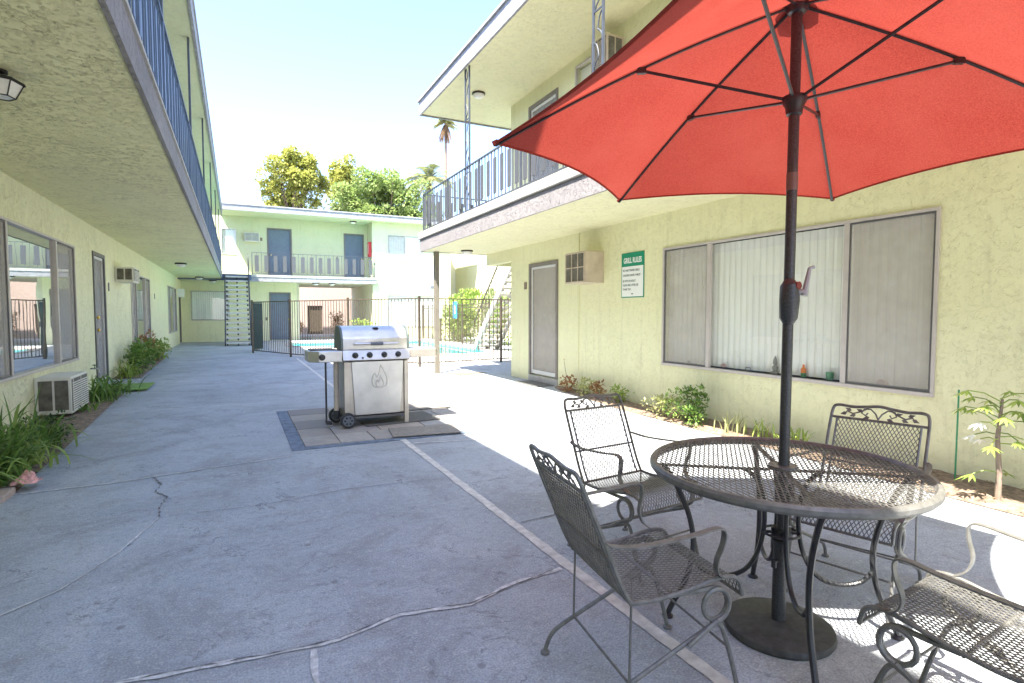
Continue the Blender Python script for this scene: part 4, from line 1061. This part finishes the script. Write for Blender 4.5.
# embossed flame emblem on the door
def curve2(pts, r, parent, name, mat, y=-.054):
    m = MB(); P2 = []
    for i in range(len(pts)-1):
        for q in range(6):
            t_ = q/6; p0 = pts[max(i-1,0)]; p1 = pts[i]; p2 = pts[i+1]; p3 = pts[min(i+2,len(pts)-1)]
            P2.append(tuple(.5*((2*p1[k])+(-p0[k]+p2[k])*t_+(2*p0[k]-5*p1[k]+4*p2[k]-p3[k])*t_*t_+(-p0[k]+3*p1[k]-3*p2[k]+p3[k])*t_**3) for k in (0,1)))
    P2.append(pts[-1]); m.tube([(u,y,v) for u,v in P2], r, 6); return m
cxf, czf = .03, .555
fl_ = [(.01,.14),(.055,.05),(.085,-.03),(.07,-.10),(.0,-.125),(-.07,-.10),(-.085,-.02),(-.055,.045),(-.03,-.01),(-.005,.05),(.01,.14)]
m = curve2([(cxf+u,czf+v) for u,v in fl_], .006, dp, 'e', 'steel'); m2 = curve2([(cxf+u*.5,czf-.055+v*.5) for u,v in fl_], .005, dp, 'e', 'steel')
m.v and m.add(m2.v, m2.f); m.build('flame_emblem', M['steel'], dp, smooth=True)
# wheels
def wheel(x, y):
    m = MB(); r = .085; z = r
    m.tube([(x,y-.024,z),(x,y-.02,z),(x,y+.02,z),(x,y+.024,z)], [r-.01,r,r,r-.01], 28); wh = m.build('wheel', M['rubber'], gr, smooth=True)
    m = MB(); m.tube([(x,y-.027,z),(x,y-.0245,z)], .060, 24); m.tube([(x,y-.036,z),(x,y-.027,z)], .018, 12)
    m.build('hubcap', M['slat'], wh)
    m2 = MB()
    for k in range(6):
        a_ = k*PI/3; m2.tube([(x+.038*math.cos(a_),y-.0295,z+.038*math.sin(a_)),(x+.038*math.cos(a_),y-.0275,z+.038*math.sin(a_))], .0125, 8)
    m2.build('hub_holes', M['rubber'], wh); return wh
wheel(-.335,-.085); wheel(-.40,.33)
m = MB(); m.tube([(-.335,-.085,.085),(-.335,-.03,.085),(-.34,-.03,.12)], .009, 8); m.tube([(-.40,.33,.085),(-.36,.40,.12)], .009, 8); m.build('axle', M['black_iron'], gr)
# hanging rod and regulator hose at left
m = MB(); m.tube([(-.555,-.01,.76),(-.555,-.01,.12),(-.56,-.02,.07)], .011, 8); m.tube([(-.555,-.01,.07),(-.50,.0,.06)], .022, 8); m.build('hose', M['black_iron'], gr)
m = MB(); m.tube([(-.43,.1,.735),(-.43,.1,.18)], .028, 10); m.build('side_tube', M['ac_body'], gr, smooth=True)
m = MB(); m.tube([(-.43,.1,.18),(-.43,.1,.08)], .034, 10); m.build('tube_foot', M['black_iron'], gr)

# ------------------------------------------------------------------ patio table
TX, TY, TZ, TR = 1.985, 1.515, .676, .512
tb = thing('patio_table', 'round black expanded metal patio table with umbrella pole through its middle', 'table', (TX,TY,0))
m = MB(); m.tube([(TR*math.cos(k*PI/40), TR*math.sin(k*PI/40), TZ-.012) for k in range(80)], .0155, 8, closed=True, flat=(1.0,1.25)); m.build('rim', M['iron_worn'], tb, smooth=True)
m = MB()
def diamond_disc(m, R, r0, z, sp, ang, w):
    for sgn in (-1,1):
        d = Vector((math.cos(ang[0]+sgn*ang[1]), math.sin(ang[0]+sgn*ang[1]))); nn = Vector((-d.y,d.x)); k = -int(R/sp)
        while k*sp < R:
            o_ = k*sp; L = math.sqrt(max(0,R*R-o_*o_))
            segs = [(-L,L)]
            if abs(o_) < r0: q = math.sqrt(r0*r0-o_*o_); segs = [(-L,-q),(q,L)]
            for a_,b_ in segs:
                if b_-a_ > .01:
                    p, q2 = nn*o_+d*a_, nn*o_+d*b_; m.bar((p.x,p.y,z+sgn*.0006),(q2.x,q2.y,z+sgn*.0006), w, .0022)
            k += 1
diamond_disc(m, TR-.01, .035, TZ-.004, .019, (math.radians(62), math.radians(18)), .0046)
m.build('table_top', M['iron_worn'], tb)
m = MB(); m.lathe([(.027,-.012),(.055,-.012),(.055,.004),(.027,.004)], (0,0,TZ), 20)
for k in range(4):
    a_ = math.radians(53+90*k); m.bar((.05*math.cos(a_),.05*math.sin(a_),TZ-.018),((TR-.015)*math.cos(a_),(TR-.015)*math.sin(a_),TZ-.018),.022,.006)
m.build('support_ring', M['iron_worn'], tb)
def spline(pts, n_=8):
    out = []
    for i in range(len(pts)-1):
        p0, p1, p2, p3 = [Vector(pts[max(0,min(len(pts)-1,i+k))]) for k in (-1,0,1,2)]
        for q in range(n_):
            t_ = q/n_; out.append(.5*((2*p1)+(-p0+p2)*t_+(2*p0-5*p1+4*p2-p3)*t_*t_+(-p0+3*p1-3*p2+p3)*t_**3))
    out.append(Vector(pts[-1])); return out
for k in range(4):
    a_ = math.radians(53+90*k); ca, sa = math.cos(a_), math.sin(a_)
    R_ = lambda r,z: (r*ca, r*sa, z)
    m = MB(); m.tube(spline([R_(.47,TZ-.02),R_(.42,.58),R_(.365,.45),R_(.345,.32),R_(.37,.18),R_(.43,.05),R_(.445,.012)]), .0115, 8)
    m.lathe([(.022,0),(.024,.006),(.014,.014)], R_(.445,0), 10); m.build('leg', M['black_iron'], tb, smooth=True)
    m = MB(); m.tube(spline([R_(.352,.27),R_(.30,.215),R_(.21,.20),R_(.13,.24),R_(.08,.34),R_(.065,.48),R_(.09,.60),R_(.14,TZ-.02)]), .0095, 8); m.build('brace', M['black_iron'], tb, smooth=True)
m = MB(); m.lathe([(.03,.33),(.038,.33),(.038,.42),(.03,.42)], (0,0,0), 16); m.tube([(.07*math.cos(k*PI/12), .07*math.sin(k*PI/12), .40) for k in range(24)], .006, 6, closed=True)
for k in range(4): a_ = math.radians(53+90*k); m.bar((.035*math.cos(a_),.035*math.sin(a_),.40),(.07*math.cos(a_),.07*math.sin(a_),.40),.01)
m.build('collar', M['black_iron'], tb)

# ------------------------------------------------------------------ umbrella and its base
UX, UY = 1.98, 1.505
ubs = thing('umbrella_base', 'heavy round dark iron umbrella base on the ground under the table', 'umbrella base', (1.962,1.500,0))
m = MB(); m.lathe([(.205,0),(.211,.012),(.207,.030),(.19,.038),(.06,.046),(.045,.05)], (0,0,0), 56); m.build('disc', M['castiron'], ubs, smooth=True)
m = MB(); m.lathe([(.027,.05),(.0255,.36),(.028,.36),(.028,.375),(.022,.375)], (0,0,0), 20); m.build('tube', M['pole'], ubs, smooth=True)
m = MB(); m.tube([(-.028,-.01,.30),(-.06,-.02,.30)], .006, 8); m.tube([(-.06,-.02,.285),(-.06,-.02,.315)], .011, 8); m.build('knob', M['black_iron'], ubs)
um = thing('patio_umbrella', 'open coral red market umbrella with black frame over the table', 'umbrella', (1.968,1.50,.05))
um.rotation_euler = (-.019, .031, 0)
HZ, CZ, TIPZ, RU = 2.50, 2.09, 1.958, 1.215
m = MB(); m.tube([(0,0,.0),(0,0,HZ+.05)], .0205, 18); m.build('pole', M['pole'], um, smooth=True)
m = MB(); m.tube([(0,0,1.745),(0,0,1.815)], .0222, 18); m.build('tilt_joint', simple('joint_grey', (.16,.10,.09), .4), um, smooth=True)
# crank housing
m = MB(); m.tube([(0,0,1.21),(-.004,-.004,1.23),(-.008,-.01,1.30),(-.006,-.008,1.36),(0,0,1.38)], [.022,.034,.038,.036,.022], 16); hs = m.build('crank_housing', M['pole'], um, smooth=True)
m = MB(); m.tube([(.010,-.03,1.335),(.028,-.05,1.335)], .013, 8); m.tube([(.026,-.05,1.32),(.031,-.05,1.345),(.048,-.052,1.42),(.051,-.052,1.43)], [.014,.012,.008,.008], 8); m.tube([(.050,-.05,1.43),(.066,-.062,1.436)], .007, 8); m.build('crank_handle', M['silver'], um, smooth=True)
m = MB(); m.tube([(.0,-.03,1.36),(.0,-.046,1.36)], .016, 10); m.build('crank_button', simple('darkred', (.18,.02,.02), .4), um)
A0 = .475
tips = [Vector((RU*math.cos(A0+k*PI/3), RU*math.sin(A0+k*PI/3), TIPZ)) for k in range(6)]
hub = Vector((0,0,HZ))
def ribp(k, t_): 
    p = (hub+Vector((0,0,0))).lerp(tips[k], t_); p.z += .035*math.sin(t_*PI); return p
for k in range(6):
    m = MB(); P_ = [ribp(k, i/10)+Vector((0,0,-.012)) for i in range(11)]; P_[0] = P_[0].lerp(P_[1],.2)
    m.tube(P_, .0075, 6, flat=(1,.8)); rb_ = m.build('rib', M['black_iron'], um, smooth=True)
    j = ribp(k,.5)+Vector((0,0,-.02)); dd_ = Vector((math.cos(A0+k*PI/3), math.sin(A0+k*PI/3), 0))
    m = MB(); m.tube([Vector((0,0,CZ+.02))+dd_*.03, j], .0068, 6); m.obox(j, dd_*.018, Vector((-dd_.y,dd_.x,0))*.009, (0,0,.012)); m.build('strut', M['black_iron'], um)
m = MB(); m.lathe([(.022,-.045),(.030,-.04),(.034,-.01),(.046,.01),(.046,.03),(.022,.035)], (0,0,CZ), 20); m.build('runner', M['plastic_black'], um, smooth=True)
m = MB(); m.lathe([(.022,-.05),(.034,-.045),(.048,-.02),(.048,.01),(.022,.02)], (0,0,HZ), 20); m.build('top_hub', M['plastic_black'], um, smooth=True)
# canopy: six gores with sag between ribs
m = MB(); NR, NA = 18, 14; vs = []
for k in range(6):
    for i in range(NR+1):
        t_ = .012+.988*i/NR
        a_, b_ = ribp(k, t_), ribp((k+1) % 6, t_)
        for j in range(NA+1):
            s_ = j/NA; p = a_.lerp(b_, s_); sag = 4*s_*(1-s_)
            out = Vector((p.x,p.y,0)); 
            p = p-out*(.058*sag*t_*t_)
            p.z -= .0*sag; p.z += -.035*sag*math.sin(t_*PI)*.5 + .02*sag*t_*t_
            vs.append(p)
    o_ = k*(NR+1)*(NA+1)
fs = [(k*(NR+1)*(NA+1)+i*(NA+1)+j, k*(NR+1)*(NA+1)+i*(NA+1)+j+1, k*(NR+1)*(NA+1)+(i+1)*(NA+1)+j+1, k*(NR+1)*(NA+1)+(i+1)*(NA+1)+j) for k in range(6) for i in range(NR) for j in range(NA)]
m.add(vs, fs); cn = m.build('canopy', M['fabric'], um, smooth=True)
# hem
hm = MB()
for k in range(6):
    pts = []
    for j in range(NA+1):
        pts.append(vs[k*(NR+1)*(NA+1)+NR*(NA+1)+j])
    hm.tube(pts, .006, 5, flat=(1,1))
hm.build('hem', M['fabric'], cn, smooth=True)
m = MB(); cap = []
for i in range(4):
    t_ = [.005,.03,.05,.07][i]
    for k in range(12):
        a_ = A0+k*PI/6; rr = RU*t_*(1 if k % 2 == 0 else .93); cap.append((rr*math.cos(a_), rr*math.sin(a_), HZ+.075-t_*.42+(.0)))
m.add(cap, [(i*12+k, i*12+(k+1)%12, (i+1)*12+(k+1)%12, (i+1)*12+k) for i in range(3) for k in range(12)]); m.build('vent_cap', M['fabric'], cn)
m = MB(); m.lathe([(.0205,HZ+.05),(.022,HZ+.09),(.012,HZ+.12),(.018,HZ+.14),(.002,HZ+.165)], (0,0,0), 12); m.build('finial', M['black_iron'], um, smooth=True)
for k in range(6):
    m = MB(); d_ = (tips[k]-hub).normalized(); m.tube([tips[k]-d_*.015, tips[k]+d_*.012], .012, 8); m.build('rib_tip', M['fabric'], um)

# ------------------------------------------------------------------ wrought iron chairs
def make_chair(mat='iron_worn'):
    t = thing('patio_chair', '', 'chair', (0,0,0), 0, 'wrought iron chairs around the patio table'); Wc = .225
    mt = M[mat]
    side = [(-.20,.385),(-.10,.382),(.02,.395),(.14,.415),(.20,.415),(.235,.395),(.25,.345)]
    sp_ = spline([(x,0,z) for x,z in side], 5)
    def prof_at(P_, u):
        L = [0]
        for i in range(1,len(P_)): L.append(L[-1]+(P_[i]-P_[i-1]).length)
        s_ = u*L[-1]
        for i in range(1,len(P_)):
            if s_ <= L[i]+1e-9: return P_[i-1].lerp(P_[i], (s_-L[i-1])/max(1e-9,(L[i]-L[i-1])))
        return P_[-1]
    def lattice(P_, w0, w1, nl, theta_ratio, r, crown=0.0):
        """diamond strands on swept surface; parametrised u in 0..1 (length), v in -1..1"""
        m = MB(); Ltot = sum((P_[i]-P_[i-1]).length for i in range(1,len(P_)))
        Wd = 2*w0; k_ = theta_ratio  # dv(m) per du(m)
        sp2 = nl; rng = Ltot*k_+Wd; cnt = int(rng/sp2)
        for sgn in (-1,1):
            for q in range(cnt+1):
                off = q*sp2-Ltot*k_ if sgn > 0 else q*sp2
                # v = off + sgn*k_*u  within 0..Wd
                us_ = [0, Ltot]
                lo = (0-off)/(sgn*k_); hi = (Wd-off)/(sgn*k_); a_, b_ = max(0,min(lo,hi)), min(Ltot,max(lo,hi))
                if b_-a_ < .006: continue
                ns = max(1, int((b_-a_)/.035)); pts = []
                for i in range(ns+1):
                    u = a_+(b_-a_)*i/ns; v = off+sgn*k_*u; p = prof_at(P_, u/Ltot); ww = v/Wd*2-1
                    pts.append((p.x, ww*(w0+(w1-w0)*u/Ltot), p.z-(1-ww*ww)*crown))
                m.tube(pts, r, 4, cap=False, flat=(1.3,.8))
        return m
    # seat
    lattice(sp_, Wc, Wc, .0185, .6, .0019, .006).build('seat', mt, t)
    m = MB()
    for s_ in (-1,1): m.tube([(p.x, s_*Wc, p.z) for p in sp_], .0075, 8)
    e0, e1 = sp_[0], sp_[-1]
    m.tube([(e1.x,-Wc,e1.z),(e1.x,Wc,e1.z)], .006, 8); m.tube([(e0.x,-Wc,e0.z),(e0.x,Wc,e0.z)], .006, 8)
    pm = prof_at(sp_, .35); m.tube([(pm.x,-Wc,pm.z-.008),(pm.x,Wc,pm.z-.008)], .005, 6)
    m.build('seat_frame', mt, t, smooth=True)
    # back
    bp = spline([(-.20,0,.385),(-.238,0,.45),(-.295,0,.58),(-.343,0,.69),(-.367,0,.745)], 5)
    lattice(bp, Wc-.035, Wc-.030, .0185, .6, .0019, .0).build('backrest', mt, t)
    m = MB()
    top = [(-.20,Wc,.385),(-.24,Wc,.455),(-.295,Wc,.58),(-.350,Wc,.705),(-.385,Wc-.005,.785),(-.393,Wc-.03,.805),(-.393,Wc-.10,.802),(-.396,.06,.808),(-.40,0,.815)]
    full = top+[(x,-y,z) for x,y,z in top[-2::-1]]
    m.tube(spline(full, 5), .0078, 8)
    tb_ = bp[-1]
    m.tube([(tb_.x,-(Wc-.004),tb_.z),(tb_.x,Wc-.004,tb_.z)], .0065, 8)
    for s_ in (-1,1): m.tube([(p.x, s_*(Wc-.032), p.z) for p in bp], .0055, 6)
    q_ = prof_at(bp, .42); m.tube([(q_.x-.006,-Wc,q_.z),(q_.x-.006,Wc,q_.z)], .005, 6)
    m.build('back_frame', mt, t, smooth=True)
    # scrollwork with leaves
    m = MB()
    def onback(v, s_): # v across, s_ 0..1 between inner bar and top rail
        a_, b_ = Vector((tb_.x,0,tb_.z)), Vector((-.398,0,.812)); p = a_.lerp(b_, s_); return (p.x-.002, v, p.z)
    for sg_ in (-1,1):
        m.tube([onback(sg_*v,s_) for v,s_ in [(.0,.1),(.015,.5),(.04,.8),(.07,.75),(.08,.45),(.06,.3),(.05,.5)]], .0042, 5)
        m.tube([onback(sg_*v,s_) for v,s_ in [(.05,.85),(.085,.55),(.12,.35),(.15,.5),(.16,.3)]], .0042, 5)
        for v,s_,aa in ((.09,.62,1),(.12,.22,-1),(.145,.62,1),(.165,.3,-1),(.055,.15,-1)):
            c = Vector(onback(sg_*v,s_)); ux = Vector((0,sg_,.35*aa)).normalized(); uy = Vector((-.4,-.35*aa*sg_,.9)).normalized()
            pts = [c-ux*.016, c-ux*.004+uy*.010, c+ux*.004+uy*.006, c+ux*.018, c+ux*.004-uy*.006, c-ux*.004-uy*.010]
            nn = ux.cross(uy).normalized()*.0018; m.add([p+nn for p in pts]+[p-nn for p in pts], [tuple(range(6)), tuple(range(11,5,-1))]+[(i,(i+1)%6,6+(i+1)%6,6+i) for i in range(6)])
    m.build('scrollwork', mt, t)
    # arms: flat bars
    for s_ in (-1,1):
        pts = spline([(-.300,s_*(Wc+.004),.592),(-.28,s_*(Wc+.02),.585),(-.18,s_*(Wc+.035),.578),(0,s_*(Wc+.04),.590),(.10,s_*(Wc+.04),.602),(.135,s_*(Wc+.038),.590),(.135,s_*(Wc+.034),.545),(.118,s_*(Wc+.026),.49),(.130,s_*(Wc+.012),.445),(.165,s_*(Wc+.004),.418)], 5)
        m = MB(); vs_ = []
        for i, p in enumerate(pts):
            tt = (pts[min(i+1,len(pts)-1)]-pts[max(i-1,0)]).normalized(); lat = Vector((0,1,0)); nn = tt.cross(lat).normalized()
            for a_, b_ in ((-1,-1),(1,-1),(1,1),(-1,1)): vs_.append(p+lat*.0125*a_+nn*.0025*b_)
        nP = len(pts); m.add(vs_, [(i*4+j, i*4+(j+1)%4, (i+1)*4+(j+1)%4, (i+1)*4+j) for i in range(nP-1) for j in range(4)]+[(0,1,2,3),((nP-1)*4,(nP-1)*4+1,(nP-1)*4+2,(nP-1)*4+3)]); m.build('armrest', mt, t)
    # coil springs, legs
    for s_ in (-1,1):
        y = s_*(Wc-.005); m = MB()
        coil = [(-.02,y,.385),(.06,y,.383),(.13,y,.385)]+[(.135+.052*math.sin(a_), y+s_*.006*(a_/PI), .333+.052*math.cos(a_)) for a_ in [i*PI/8 for i in range(0,25)]]+[]
        c_end = coil[-1]
        m.tube(coil, .0085, 8); m.tube([c_end,(.10,y+s_*.018,.262),(.02,y+s_*.018,.215)], .0085, 8); m.build('coil_spring', mt, t, smooth=True)
        m = MB(); m.tube(spline([(.125,y,.268),(.155,y,.262),(.18,y,.22),(.215,y,.12),(.245,y,.012)]), .0085, 8); m.lathe([(.018,0),(.019,.008),(.010,.014)], (.247,y,0), 10); m.build('leg', mt, t, smooth=True)
        m = MB(); m.tube(spline([(.15,y,.268),(.06,y,.232),(-.10,y,.165),(-.25,y,.10),(-.30,y,.065),(-.325,y,.012)]), .0085, 8); m.lathe([(.018,0),(.019,.008),(.010,.014)], (-.325,y,0), 10); m.build('leg', mt, t, smooth=True)
        m = MB(); m.tube([(-.195,y,.383),(-.20,y,.125)], .0048, 6); m.build('brace_rod', mt, t)
    m = MB(); m.tube([(-.20,-Wc,.125),(-.20,Wc,.125)], .0048, 6); m.tube([(.20,-Wc,.17),(.20,Wc,.17)], .0048, 6); m.tube([(-.20,-Wc,.13),(.07,Wc,.235)], .0042, 6)
    m.build('stretcher', mt, t)
    return t
ch = make_chair()
chairs = [((1.305,1.54),-8,'black mesh armchair left of the table, seen from its side over the pale joint line'),
          ((1.885,2.30),-84,'mesh armchair facing the table at the edge of the sunlit ground, behind the side-on chair'),
          ((2.555,1.575),196,'black mesh armchair behind the table with its back to the window wall'),
          ((1.925,.795),95,'mesh armchair cut off by the bottom right corner, seat toward the table')]
for i, ((x,y), a_, lab) in enumerate(chairs):
    o = ch if i == 0 else copy_tree(ch); o.location = (x,y,0); o.rotation_euler = (0,0,math.radians(a_)); o.scale = (.95,.95,1.01); o['label'] = lab

# ------------------------------------------------------------------ sky, sun, camera
sx, sy = -.455, -.36; el = math.atan2(1, math.hypot(sx,sy)); d = Vector((sx,sy,1)).normalized()
sun = bpy.data.lights.new('sun', 'SUN'); sun.energy = 3.5; sun.angle = math.radians(.53); sun.color = (1,.93,.83)
so = bpy.data.objects.new('sun', sun); COL.objects.link(so); so.location = (0,0,30); so.rotation_euler = d.to_track_quat('Z','Y').to_euler()
wd = bpy.data.worlds.new('World'); scene.world = wd; wd.use_nodes = True; nt = wd.node_tree; nt.nodes.clear()
sk = nt.nodes.new('ShaderNodeTexSky'); sk.sky_type = 'NISHITA'; sk.sun_disc = False; sk.sun_elevation = el; sk.sun_rotation = math.atan2(sx, sy) % (2*PI)
sk.air_density = 1.0; sk.dust_density = 1.2; sk.ozone_density = 2.0
bg = nt.nodes.new('ShaderNodeBackground'); bg.inputs[1].default_value = .105; ow = nt.nodes.new('ShaderNodeOutputWorld')
tn = nt.nodes.new('ShaderNodeMix'); tn.data_type = 'RGBA'; tn.blend_type = 'MULTIPLY'; tn.inputs[0].default_value = 1; tn.inputs[7].default_value = (.91,.895,1.0,1)
nt.links.new(sk.outputs[0], tn.inputs[6]); nt.links.new(tn.outputs[2], bg.inputs[0]); nt.links.new(bg.outputs[0], ow.inputs[0])
cam = bpy.data.cameras.new('camera'); co = bpy.data.objects.new('camera', cam); COL.objects.link(co); scene.camera = co
a_ = math.atan(275/555.); p_ = math.atan(28.5/555)
F = Vector((math.sin(a_)*math.cos(p_), math.cos(a_)*math.cos(p_), -math.sin(p_)))
co.location = (0,0,1.3); co.rotation_euler = (-F).to_track_quat('Z','Y').to_euler()
cam.sensor_width = 36; cam.lens = 555/1024*36; cam.clip_start = .05; cam.clip_end = 2000
scene.view_settings.view_transform = 'Standard'; scene.view_settings.look = 'None'; scene.view_settings.gamma = 1
scene.view_settings.exposure = 2.7
scene.cycles.max_bounces = 10; scene.cycles.diffuse_bounces = 8; scene.cycles.transparent_max_bounces = 24
